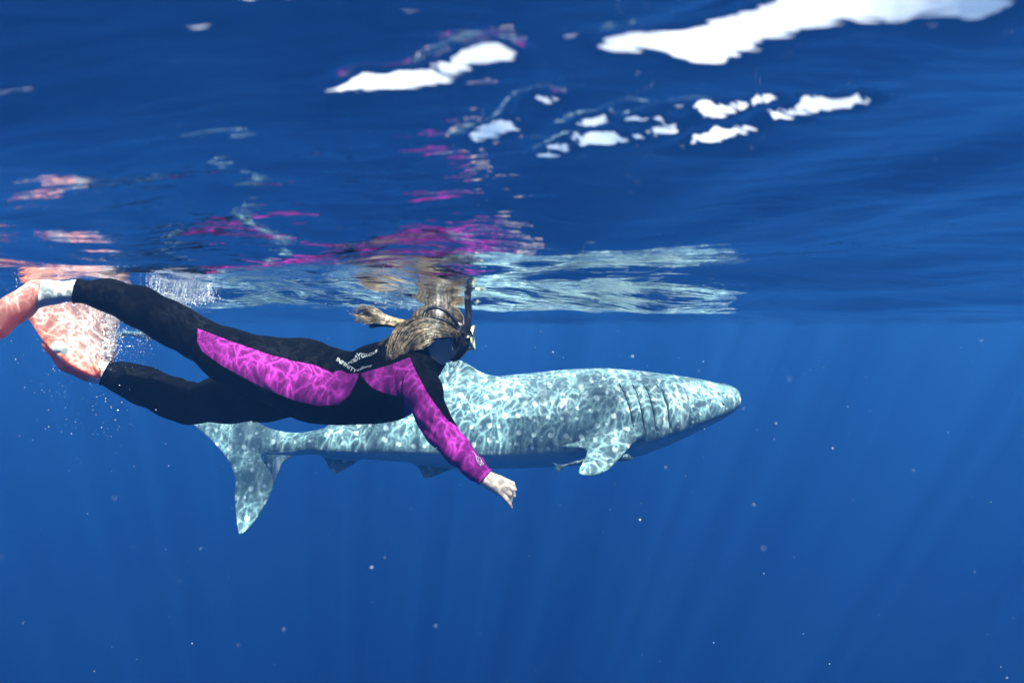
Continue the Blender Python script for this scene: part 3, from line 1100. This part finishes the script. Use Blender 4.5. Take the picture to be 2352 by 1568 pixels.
# socks between the suit and the fins
def sock(c, d, d0, d1, reach):
    c = np.asarray(c); d = np.asarray(d, float); d = d / np.linalg.norm(d)
    sel = lambda V: np.minimum(np.minimum((V - c) @ d - d0, d1 - (V - c) @ d), reach - np.sqrt(((V - c) ** 2).sum(1)))
    f = lambda p: figure(p) - .0025
    V, Q, N = surface_nets(f, c - reach - .02, c + reach + .02, .0045)
    V, N, T, _ = clip_mesh(V, N, tris(Q), sel(V))
    return child(link('sock', make_mesh('sock', V, T, N), M_SOCK))


sock(CUFFS[1][0], CUFFS[1][1], -.02, .24, .26)
sock(CUFFS[2][0], CUFFS[2][1], -.02, .20, .22)


# rolled hems at the wrist and ankles, collar edge
def hem(c, d, mat, name, r=.0028, n=40, R=.09):
    d = Vector(d).normalized(); u = d.cross(Vector((0, 1, 0))).normalized(); v = d.cross(u)
    pts = []
    for i in range(n + 1):
        a = 2 * math.pi * i / n
        dirv = np.array(u * math.cos(a) + v * math.sin(a), np.float32)
        t = R
        for _ in range(40):
            p = (np.asarray(c, np.float32) + dirv * t)[None]
            t -= float(suit(p)[0]) * .7
            t = max(t, .004)
        pts.append(tuple(np.asarray(c) + dirv * t))
    mb = MB(); mb.tube(pts, r, 6, cap=False)
    return child(mb.build(name, mat), wet)


hem(CUFFS[0][0] - CUFFS[0][1] / np.linalg.norm(CUFFS[0][1]) * .001, CUFFS[0][1], M_PINK, 'cuff_hem', .0030, R=.045)
hem(CUFFS[0][0] - CUFFS[0][1] / np.linalg.norm(CUFFS[0][1]) * .018, CUFFS[0][1], M_PINK, 'cuff_hem', .0016, R=.05)
hem(CUFFS[2][0], CUFFS[2][1], M_BLACK, 'cuff_hem', .003, R=.07)
hem(CUFFS[1][0], CUFFS[1][1], M_BLACK, 'cuff_hem', .003, R=.07)


# seams: thin raised lines on the suit
def seam(pl, name='seam', r=.0016, mat=M_BLACK, n=60, lift=.0006, par=None, y0=1.9):
    q = spline(pl, n)
    P, N = ray_hit(suit, q[:, 0], q[:, 1], y0, 2.75, lift)
    mb = MB(); mb.tube([tuple(x) for x in P], r, 5)
    return child(mb.build(name, mat), par or wet)


seam([(826, 857), (824, 866), (804, 907), (779, 931)])
seam([(829, 862), (843, 880), (858, 893), (886, 904), (924, 913)])
seam([(942, 819), (955, 849), (984, 902), (1008, 937), (1031, 967)])
seam([(927, 868), (923, 890), (926, 912)], r=.0022)


# printed lettering wrapped on to the suit along a line of picture points
def lettering(body_text, base, height, name, mat, shear=0.0, squeeze=1.0, y0=1.9, thick=0.0):
    cu = bpy.data.curves.new('print', 'FONT'); cu.body = body_text; cu.size = 1.0; cu.shear = shear
    cu.offset = thick
    tmp = bpy.data.objects.new('print', cu); COL.objects.link(tmp)
    dg = bpy.context.evaluated_depsgraph_get()
    me = bpy.data.meshes.new_from_object(tmp.evaluated_get(dg))
    bpy.data.objects.remove(tmp); bpy.data.curves.remove(cu)
    n = len(me.vertices)
    co = np.empty(n * 3); me.vertices.foreach_get('co', co); co = co.reshape(-1, 3)
    faces = [tuple(p.vertices) for p in me.polygons]
    bpy.data.meshes.remove(me)
    B_ = spline(base, 80)
    seg = np.concatenate([[0], np.cumsum(np.hypot(*np.diff(B_[:, :2], axis=0).T))])
    s = (co[:, 0] - co[:, 0].min()) / (co[:, 0].max() - co[:, 0].min()) * seg[-1]
    bx, by = np.interp(s, seg, B_[:, 0]), np.interp(s, seg, B_[:, 1])
    tx, ty = np.gradient(B_[:, 0]), np.gradient(B_[:, 1])
    tx, ty = np.interp(s, seg, tx), np.interp(s, seg, ty); L_ = np.hypot(tx, ty); tx /= L_; ty /= L_
    hscale = np.interp(s, seg, B_[:, 2]) if B_.shape[1] > 2 else 1.0
    up = co[:, 1] * height * hscale
    PX, PY = bx + ty * up, by - tx * up
    P, N = ray_hit(suit, PX, PY, y0, 2.75, .0012)
    mb = MB(); mb.add(P, faces)
    return child(mb.build(name, mat), wet)


lettering('BODYGLOVE', [(798, 838, .3), (812, 832, .6), (820, 829, .9), (827, 825, 1.5), (833, 822, 1.2), (842, 819, .6), (851, 817, .6), (861, 813, .5), (869, 804, .3)], 15, 'back_print', M_PRINT, shear=.5, thick=.02)
lettering('INFINITY', [(771, 828, 1.1), (784, 837, 1.1), (797, 845, 1.0), (808, 852, 1.0), (818, 856, .8)], 12, 'waist_print', M_PRINT, thick=.01)
lettering('infinity', [(821, 853, .6), (832, 848, .9), (843, 844, .7), (856, 840, .4)], 9, 'waist_print', M_PRINT, shear=.3, thick=.01)
# curled mark and small letters over the cuff
def mark(pl, r, name='sleeve_mark'):
    q = spline(pl, 40)
    P, N = ray_hit(suit, q[:, 0], q[:, 1], 1.9, 2.5, .0006)
    mb = MB(); mb.tube([tuple(x) for x in P], r, 5, flat=.6)
    return mb


mk = mark([(1086, 1036), (1092, 1044), (1095, 1055), (1099, 1063), (1103, 1066), (1106, 1062)], .0014)
for q in ([(1094, 1046), (1098, 1052), (1099, 1058), (1103, 1061), (1107, 1056)], [(1098, 1048), (1103, 1053), (1106, 1059), (1110, 1064)]):
    m2 = mark(q, .0011); mk.add(m2.v, m2.f)
child(mk.build('sleeve_mark', M_PRINT), wet)
lettering('BODY', [(1103, 1070, 1), (1112, 1066, 1)], 4.5, 'sleeve_print', M_PRINT, y0=1.9)

# ------------------------------------------------------------------ hair
def hair_mat():
    m, nt, out = mat_new('wet_blonde_hair')
    L = nt.links
    b = node(nt, 'ShaderNodeBsdfPrincipled', Roughness=.38)
    b.inputs['Specular IOR Level'].default_value = .6
    a = node(nt, 'ShaderNodeAttribute'); a.attribute_name = 'tone'
    L.new(mix_c(nt, a.outputs['Fac'], (.014, .010, .006), (.50, .37, .22)), b.inputs['Base Color'])
    L.new(b.outputs[0], out.inputs['Surface'])
    return m


M_HAIR = hair_mat()
hair_prims = [
    (A_(1006, 744, HY), A_(990, 748, HY), .094, .084, 1.0),
    (A_(1048, 768, 2.37), A_(1000, 757, 2.35), .016, .032, 1.0),
    (A_(1000, 757, 2.35), A_(945, 762, 2.34), .032, .040, 1.0),
    (A_(945, 762, 2.34), A_(915, 785, 2.34), .042, .036, 1.0),
    (A_(915, 785, 2.32), A_(896, 822, 2.27), .032, .016, 1.0),
    (A_(950, 785, 2.34), A_(985, 778, 2.33), .034, .020, 1.0),
    (A_(940, 752, 2.36), A_(893, 741, 2.38), .024, .011, 1.0),
    (A_(893, 741, 2.38), A_(853, 747, 2.39), .012, .006, 1.0),
    (A_(893, 738, 2.38), A_(850, 722, 2.40), .010, .022, .5),
]


def hair_sdf(p):
    d = None
    for a, b, ra, rb, ys in hair_prims:
        c = cone(p, a, b, ra, rb, ys); d = c if d is None else smin(d, c, .018)
    # the face stays free
    PX = p[:, 0] / p[:, 1] / KP + 1176; PY = 750 - p[:, 2] / p[:, 1] / KP
    cut = (PX - 1048) * KP * 2.4 * .9 + np.maximum(PY - 770, 0) * KP * 2.4 * 1.4
    d = np.where(PX > 1020, np.maximum(d, cut - .006), d)
    return d.astype(np.float32)


hv, hq, hn = surface_nets(hair_sdf, (-.62, 2.2, -.2), (-.14, 2.58, .13), .0045)
hair = link('hair', make_mesh('hair', hv, hq, hn, attrs={'tone': np.clip(.12 + .1 * np.sin(hv[:, 0] * 400) + RNG.normal(0, .06, len(hv)), 0, 1)}), M_HAIR)
child(hair)


def strands(name, guides, count, r0, tone, par, spread=1.0):
    """many fine tapering locks round each guide; guide: [(px,py,Y,radius_px), ...]"""
    V, F, A = [], [], []
    for g, cnt, tn in guides:
        g = np.array(g, float)
        for s in range(cnt):
            th_, rr = RNG.uniform(0, 6.283), RNG.uniform(.55, 1.05) ** .6
            n = 12
            q = spline(g, n)
            wob = RNG.normal(0, 1, 4); ph = RNG.uniform(0, 6, 2)
            t = np.linspace(0, 1, n)
            t0, t1 = RNG.uniform(0, .25), RNG.uniform(.75, 1.0)
            q = np.stack([np.interp(t0 + (t1 - t0) * t, t, q[:, j]) for j in range(4)], 1)
            a = th_ + .8 * wob[0] * t
            px = q[:, 0] + np.cos(a) * q[:, 3] * rr + 1.2 * np.sin(t * 5 + ph[0]) * spread
            py = q[:, 1] + np.sin(a) * q[:, 3] * rr + 1.2 * np.sin(t * 6 + ph[1]) * spread
            Y = q[:, 2] - np.abs(np.cos(a * .5)) * q[:, 3] * KP * 2.35 * .7
            P = np.stack([(px - 1176) * KP * Y, Y, (750 - py) * KP * Y], 1)
            rad = RNG.uniform(.6, 1.4) * r0 * (np.sin(np.clip(t, .05, .97) * math.pi) ** .5)
            T = np.gradient(P, axis=0); T /= np.linalg.norm(T, axis=1)[:, None] + 1e-9
            s1 = np.cross(T, (0, 1, 0)); s1 /= np.linalg.norm(s1, axis=1)[:, None] + 1e-9
            s2 = np.cross(T, s1)
            b = len(V) and sum(len(x) for x in V)
            ring = np.stack([P + (s1 * math.cos(k) + s2 * math.sin(k)) * rad[:, None] for k in (0, 2.094, 4.189)], 1).reshape(-1, 3)
            V.append(ring)
            A.append(np.full(len(ring), np.clip(tn + RNG.normal(0, .45), 0, 1)))
            i = np.arange(n - 1)[:, None] * 3
            for k in range(3):
                k2 = (k + 1) % 3
                F.append(np.concatenate([i + k, i + k2, i + 3 + k2, i + 3 + k], 1) + OFF[0])
            OFF[0] += len(ring)
    OFF[0] = 0
    return child(link(name, make_mesh(name, np.concatenate(V), np.concatenate(F), attrs={'tone': np.concatenate(A)}), M_HAIR), par)


OFF = [0]
Yh = 2.33
G = [
    ([(1058, 772, 2.35, 4), (1030, 760, 2.33, 12), (1000, 752, 2.32, 18), (960, 752, 2.32, 22), (930, 765, 2.32, 24), (908, 792, 2.29, 18), (894, 832, 2.26, 9)], 520, .30),
    ([(1045, 772, 2.33, 4), (1005, 765, 2.31, 12), (965, 768, 2.30, 16), (935, 785, 2.30, 18), (910, 822, 2.27, 9)], 280, .42),
    ([(985, 760, 2.32, 8), (975, 778, 2.30, 12), (955, 792, 2.30, 12), (925, 800, 2.30, 12)], 120, .40),
    ([(1000, 775, 2.31, 4), (985, 782, 2.30, 8), (965, 792, 2.29, 9), (940, 798, 2.29, 6)], 70, .55),
    ([(955, 750, 2.34, 8), (920, 742, 2.36, 8), (890, 735, 2.37, 9), (855, 724, 2.38, 18), (826, 722, 2.38, 24)], 420, 1.15),
    ([(945, 752, 2.35, 6), (905, 742, 2.37, 6), (875, 742, 2.38, 7), (848, 750, 2.39, 4)], 110, .0),
    ([(930, 770, 2.33, 14), (900, 785, 2.33, 14), (884, 795, 2.33, 12), (868, 814, 2.33, 14)], 70, .05),
]
strands('hair_strand', G, 0, .0013, 0, hair)['kind'] = 'stuff'

# combed-back strands over the skull
V, F, A = [], [], []
off = 0
for s in range(620):
    a = RNG.uniform(-1.15, 1.15)                      # round the head
    n = 12
    t = np.linspace(RNG.uniform(0, .25), RNG.uniform(.7, 1), n)
    el = .35 + t * 2.2
    R = np.array([.0965, .0805, .0965]) * RNG.uniform(1.0, 1.035)
    ax = a + .05 * np.sin(t * 7 + s)
    P = np.stack([np.cos(el) * R[0], np.sin(el) * np.sin(ax) * R[1] * -1, np.sin(el) * np.cos(ax) * R[2]], 1)
    P = P + np.array(HC) + np.array([-.003, 0, .002])
    T = np.gradient(P, axis=0); T /= np.linalg.norm(T, axis=1)[:, None]
    O = P - HC; O /= np.linalg.norm(O, axis=1)[:, None]
    s1 = np.cross(T, O)
    rad = RNG.uniform(.6, 1.5) * .0011 * np.sin(np.linspace(.2, 2.95, n)) ** .5
    ring = np.stack([P + (s1 * math.cos(k) + O * math.sin(k)) * rad[:, None] for k in (0, 2.094, 4.189)], 1).reshape(-1, 3)
    V.append(ring); A.append(np.full(len(ring), np.clip(.45 + RNG.normal(0, .3), 0, 1)))
    i = np.arange(n - 1)[:, None] * 3
    for k in range(3):
        F.append(np.concatenate([i + k, i + (k + 1) % 3, i + 3 + (k + 1) % 3, i + 3 + k], 1) + off)
    off += len(ring)
o = child(link('hair_strand', make_mesh('hair_strand', np.concatenate(V), np.concatenate(F), attrs={'tone': np.concatenate(A)}), M_HAIR), hair)
o['kind'] = 'stuff'

# ------------------------------------------------------------------ mask, straps, snorkel
MASK = child(MB().build('dive_mask', None)) if False else None
mask_m = MB()
# skirt: a rubber ring round the eyes and nose, seen from the side
mc = A_(1064, 776, HY)
ring = []
for i in range(25):
    a = 2 * math.pi * i / 24
    ring.append(tuple(mc + np.array([.004 - .020 * abs(math.cos(a)) * 1.0, math.cos(a) * .076, math.sin(a) * .042])))
mask_m.tube(ring, .013, 8, cap=False)
ring2 = [(x + .018, y * 1.0, z) for x, y, z in ring]
mask_m.tube(ring2, .009, 8, cap=False)
mask = child(mask_m.build('dive_mask', M_RUBBER))
M_YEL = simple_mat('pale_yellow_plastic', (.85, .86, .50), (.80, .82, .42), rough=.3, scale=20)
fm = MB(); fm.tube([(mc[0] + .040 - .008 * (1 - (z - mc[2]) ** 2 / .0018), mc[1] + (y - mc[1]) * .98, z * 1.0) for x, y, z in ring], .0078, 8, cap=False)
f_ = child(fm.build('lens_frame', M_YEL), mask)
lens_m, nt, out = mat_new('mask_glass')
g_ = node(nt, 'ShaderNodeBsdfPrincipled', Roughness=.03); g_.inputs['Base Color'].default_value = (.02, .03, .035, 1)
g_.inputs['Coat Weight'].default_value = .5
nt.links.new(g_.outputs[0], out.inputs['Surface'])
lm = MB()
pl_ = [(ring[i][0] + .030, TYc, ring[i][2]) for i, TYc in enumerate([r[1] for r in ring])][:-1]
cen = tuple(np.mean(pl_, 0) + np.array([.006, 0, 0]))
lm.add(pl_ + [cen], [(i, (i + 1) % 24, 24) for i in range(24)])
child(lm.build('lens', lens_m), mask)


def head_band(pl, wdt, name, par):
    q = spline(pl, 26)
    f = lambda p: np.minimum(hair_sdf(p), figure(p))
    P, N = ray_hit(f, q[:, 0], q[:, 1], 2.1, 2.5, .003)
    T = np.gradient(P, axis=0); T /= np.linalg.norm(T, axis=1)[:, None]
    sd = np.cross(T, N); sd /= np.linalg.norm(sd, axis=1)[:, None]
    V = []
    for s, l in ((-1, -.003), (-1, .002), (1, .002), (1, -.003)):
        V.append(P + sd * s * wdt + N * l)
    V = np.stack(V, 1).reshape(-1, 3)
    F = []
    for i in range(len(P) - 1):
        for k in range(4):
            k2 = (k + 1) % 4
            F.append((i * 4 + k, i * 4 + k2, i * 4 + 4 + k2, i * 4 + 4 + k))
    mb = MB(); mb.add(V, F)
    return child(mb.build(name, M_RUBBER), par)


head_band([(972, 733), (978, 716), (992, 707), (1010, 708), (1028, 718), (1044, 736), (1056, 756)], .0055, 'strap', mask)
head_band([(974, 736), (1000, 730), (1020, 736), (1038, 746), (1055, 760)], .0050, 'strap', mask)

sn = MB()
SNY = 2.31
tube_px = [(1074, 688, SNY), (1076, 715, SNY), (1075, 745, SNY), (1072, 768, SNY), (1069, 785, SNY), (1062, 802, SNY + .01), (1050, 817, SNY + .03), (1040, 824, SNY + .05)]
tp = spline([at(*p) for p in tube_px], 40)
sn.tube([tuple(x) for x in tp], list(np.concatenate([np.full(14, .0128), np.linspace(.0128, .0195, 10), np.linspace(.0195, .0165, 10), np.linspace(.0165, .012, 6)])), 12)
snork = child(sn.build('snorkel', M_RUBBER))
mp_ = MB()
mp_.tube([tuple(at(1064, 798, SNY + .02)), tuple(at(1060, 797, SNY + .06)), tuple(at(1055, 797, 2.41))], [.013, .012, .014], 10)
child(mp_.build('mouthpiece', M_RUBBER), snork)
lp = MB()
lp.tube([tuple(x) for x in spline([at(*p) for p in [(1048, 820, SNY + .02), (1036, 822, SNY + .02), (1031, 832, SNY + .02), (1035, 842, SNY + .02), (1044, 842, SNY + .02), (1052, 834, SNY + .02), (1056, 822, SNY + .02)]], 30)], .0016, 6)
child(lp.build('purge_loop', M_RUBBER), snork)
cl = MB(); cl.tube([tuple(at(1071, 762, SNY - .004)), tuple(at(1074, 776, SNY - .004))], .021, 10)
child(cl.build('snorkel_clip', M_RUBBER), snork)

# ------------------------------------------------------------------ swim fins
def fin_mat(name, glare_side):
    m, nt, out = mat_new(name)
    L = nt.links
    b = node(nt, 'ShaderNodeBsdfPrincipled', Roughness=.35)
    a = node(nt, 'ShaderNodeAttribute'); a.attribute_name = 'pale'
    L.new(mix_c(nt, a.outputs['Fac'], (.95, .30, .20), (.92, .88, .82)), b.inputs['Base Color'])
    tr = node(nt, 'ShaderNodeBsdfTranslucent'); tr.inputs['Color'].default_value = (.95, .35, .26, 1)
    tcn = node(nt, 'ShaderNodeTexCoord')
    nz = node(nt, 'ShaderNodeTexNoise', Scale=9.0, Detail=3.0); L.new(tcn.outputs['Object'], nz.inputs['Vector'])
    bp = node(nt, 'ShaderNodeBump', Strength=.25, Distance=.01); L.new(nz.outputs['Fac'], bp.inputs['Height']); L.new(bp.outputs[0], b.inputs['Normal'])
    mx = node(nt, 'ShaderNodeMixShader', Fac=.5)
    L.new(b.outputs[0], mx.inputs[1]); L.new(tr.outputs[0], mx.inputs[2]); L.new(mx.outputs[0], out.inputs['Surface'])
    return m


M_FIN = fin_mat('coral_fin_rubber', True)


def blade(Ledge, Redge, thick, bulge, paleL, paleR, nu=18, nv=26):
    Ls = spline([at(*p) for p in Ledge], nv); Rs = spline([at(*p) for p in Redge], nv)
    U = np.linspace(0, 1, nu)
    P = Ls[:, None] * (1 - U)[None, :, None] + Rs[:, None] * U[None, :, None]
    P[..., 1] -= bulge * np.sin(U * math.pi)[None] * np.linspace(1, .4, nv)[:, None]
    # stiffening ribs along the blade
    rib = .006 * (np.exp(-((U - .04) / .03) ** 2) + np.exp(-((U - .96) / .03) ** 2) + .5 * np.exp(-((U - .35) / .02) ** 2) + .5 * np.exp(-((U - .65) / .02) ** 2))
    gu = np.gradient(P, axis=1); gv = np.gradient(P, axis=0)
    n = np.cross(gu, gv); n /= np.linalg.norm(n, axis=2)[..., None]
    th = thick + rib[None, :, None]
    A_s, B_s = P + n * th, P - n * th
    V = np.concatenate([A_s.reshape(-1, 3), B_s.reshape(-1, 3)])
    F = []
    o2 = nu * nv
    for i in range(nv - 1):
        for j in range(nu - 1):
            a = i * nu + j
            F.append((a, a + 1, a + 1 + nu, a + nu)); F.append((o2 + a, o2 + a + nu, o2 + a + 1 + nu, o2 + a + 1))
    for i in range(nv - 1):
        for j in (0, nu - 1):
            a = i * nu + j
            q = (a, a + nu, o2 + a + nu, o2 + a); F.append(q if j == 0 else q[::-1])
    for j in range(nu - 1):
        for i in (0, nv - 1):
            a = i * nu + j
            q = (a, a + 1, o2 + a + 1, o2 + a); F.append(q[::-1] if i == 0 else q)
    pale = np.tile((paleL + (paleR - paleL) * U ** .8)[None].repeat(nv, 0).reshape(-1), 2)  # paler towards one edge; on the left fin, blown-out brightness painted in
    return V, np.array(F), pale


def pocket(chain, ys, clipc=None, clipd=None, pale=.3):
    P = [(at(x, y, Y), r) for x, y, Y, r in chain]
    def f(p):
        d = None
        for i in range(len(P) - 1):
            c = cone(p, P[i][0], P[i + 1][0], P[i][1], P[i + 1][1], ys); d = c if d is None else smin(d, c, .02)
        return d.astype(np.float32)
    A0 = np.array([q[0] for q in P])
    V, Q, N = surface_nets(f, A0.min(0) - .13, A0.max(0) + .13, .006)
    return V, Q, N


def swim_fin(chain, ys, bl, strap_pts, label, pale_p, strap_r=.008):
    V, Q, N = pocket(chain, ys)
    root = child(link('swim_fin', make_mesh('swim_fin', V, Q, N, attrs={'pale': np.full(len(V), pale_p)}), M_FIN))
    root['label'] = label
    Vb_, Fb_, pl = blade(*bl)
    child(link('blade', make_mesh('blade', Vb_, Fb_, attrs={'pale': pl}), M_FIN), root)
    mb = MB(); mb.tube([tuple(x) for x in spline([at(*p) for p in strap_pts], 20)], strap_r, 8)
    child(mb.build('heel_strap', M_RUBBER if False else M_FIN), root)
    return root


swim_fin([(86, 668, 2.13, .038), (40, 706, 2.09, .042), (-20, 752, 2.04, .040), (-60, 782, 2.0, .022)], 1.25,
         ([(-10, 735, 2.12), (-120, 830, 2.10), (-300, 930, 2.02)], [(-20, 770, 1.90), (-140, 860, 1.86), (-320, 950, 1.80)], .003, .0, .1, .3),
         [(98, 648, 2.14), (108, 664, 2.12), (104, 690, 2.12)], 'coral fin on the right foot pointing down to the left', .35)
swim_fin([(205, 852, 2.45, .040), (165, 828, 2.42, .043), (120, 790, 2.38, .030)], 1.2,
         ([(215, 864, 2.40), (160, 836, 2.36), (110, 795, 2.34), (70, 738, 2.34), (50, 698, 2.36), (66, 672, 2.38)],
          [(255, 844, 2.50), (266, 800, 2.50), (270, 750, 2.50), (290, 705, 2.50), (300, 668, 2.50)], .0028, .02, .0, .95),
         [(212, 838, 2.42), (226, 848, 2.40), (224, 866, 2.42)], 'broad coral fin on the left foot standing up, blown-out brightness painted white to the right', .25)

# ------------------------------------------------------------------ bubbles, foam and drifting specks
def specks(name, P, R, mat, squash=None):
    V0, F0 = ico(1.0)
    F0 = np.array(F0)
    n = len(P)
    sc = RNG.uniform(.55, 1.3, (n, 1, 3)) if squash is None else RNG.uniform(.8, 1.15, (n, 1, 3)) * np.array(squash)[None, None]
    V = P[:, None] + V0[None] * R[:, None, None] * sc
    F = (F0[None] + (np.arange(n) * 12)[:, None, None]).reshape(-1, 3)
    return make_mesh(name, V.reshape(-1, 3), F)


m_bub, nt, out = mat_new('air_bubble')
b1 = node(nt, 'ShaderNodeBsdfGlossy', Roughness=.12, Color=(.95, .97, 1, 1))
b2 = node(nt, 'ShaderNodeBsdfDiffuse', Color=(.85, .9, .92, 1))
b3 = node(nt, 'ShaderNodeMixShader', Fac=.55)
nt.links.new(b1.outputs[0], b3.inputs[1]); nt.links.new(b2.outputs[0], b3.inputs[2]); nt.links.new(b3.outputs[0], out.inputs['Surface'])

P, R = [], []
def cloud(n, poly_pts, jitter, Yr, rr, under=None):
    for _ in range(n):
        i = RNG.integers(0, len(poly_pts) - 1); t = RNG.uniform()
        a, b = np.array(poly_pts[i], float), np.array(poly_pts[i + 1], float)
        q = a + (b - a) * t + RNG.normal(0, 1, 2) * jitter
        Y = RNG.uniform(*Yr)
        p = at(q[0], q[1], Y)
        if p[2] > float(base_z(p[0], p[1])) - .012 * RNG.uniform(): continue
        P.append(p); R.append(RNG.uniform(*rr) * RNG.uniform(.4, 1) * (1.8 if RNG.uniform() < .05 else 1))
cloud(1500, [(345, 664), (385, 680), (430, 690), (485, 682)], (14, 7), (2.42, 2.6), (.0012, .0036))
cloud(500, [(390, 690), (415, 708), (440, 730)], (10, 8), (2.42, 2.5), (.001, .003))
cloud(1500, [(205, 690), (250, 712), (262, 760), (255, 800), (225, 830)], (14, 12), (2.36, 2.52), (.001, .0034))
cloud(220, [(285, 720), (310, 745), (335, 762), (322, 790)], (12, 9), (2.3, 2.45), (.0012, .0034))
cloud(500, [(60, 660), (150, 690), (220, 700), (300, 700)], (30, 10), (2.2, 2.5), (.001, .003))
cloud(160, [(300, 780), (330, 800), (300, 820)], (20, 14), (2.3, 2.5), (.0008, .0022))
cloud(260, [(820, 690), (900, 700), (960, 690), (1090, 690)], (30, 9), (2.3, 2.5), (.0008, .0024))
cloud(200, [(110, 800), (180, 880), (260, 1000)], (60, 50), (1.9, 2.6), (.0008, .0022))
o = link('bubbles', specks('bubbles', np.array(P), np.array(R), m_bub), m_bub)
tag(o, 'white air bubbles and foam churned up round the legs and fins', 'bubbles', kind='stuff')

m_pl = simple_mat('plankton', (.75, .85, .85), (.6, .75, .8), rough=.7)
P, R = [], []
for _ in range(210):
    Y = RNG.uniform(.9, 5.5) if RNG.uniform() < .8 else RNG.uniform(.45, .9)
    px, py = RNG.uniform(-60, 2410), RNG.uniform(770, 1600)
    if RNG.uniform() < .35: px, py = RNG.normal(1350, 380), RNG.normal(860, 120)
    if py < 760: continue
    P.append(at(px, py, Y)); R.append(RNG.uniform(.5, 1.25) * .00075 * Y ** .8 * (1.8 if RNG.uniform() < .08 else 1))
o = link('plankton', specks('plankton', np.array(P), np.array(R), m_pl), m_pl)
tag(o, 'pale specks of plankton drifting through the open water', 'plankton', kind='stuff')
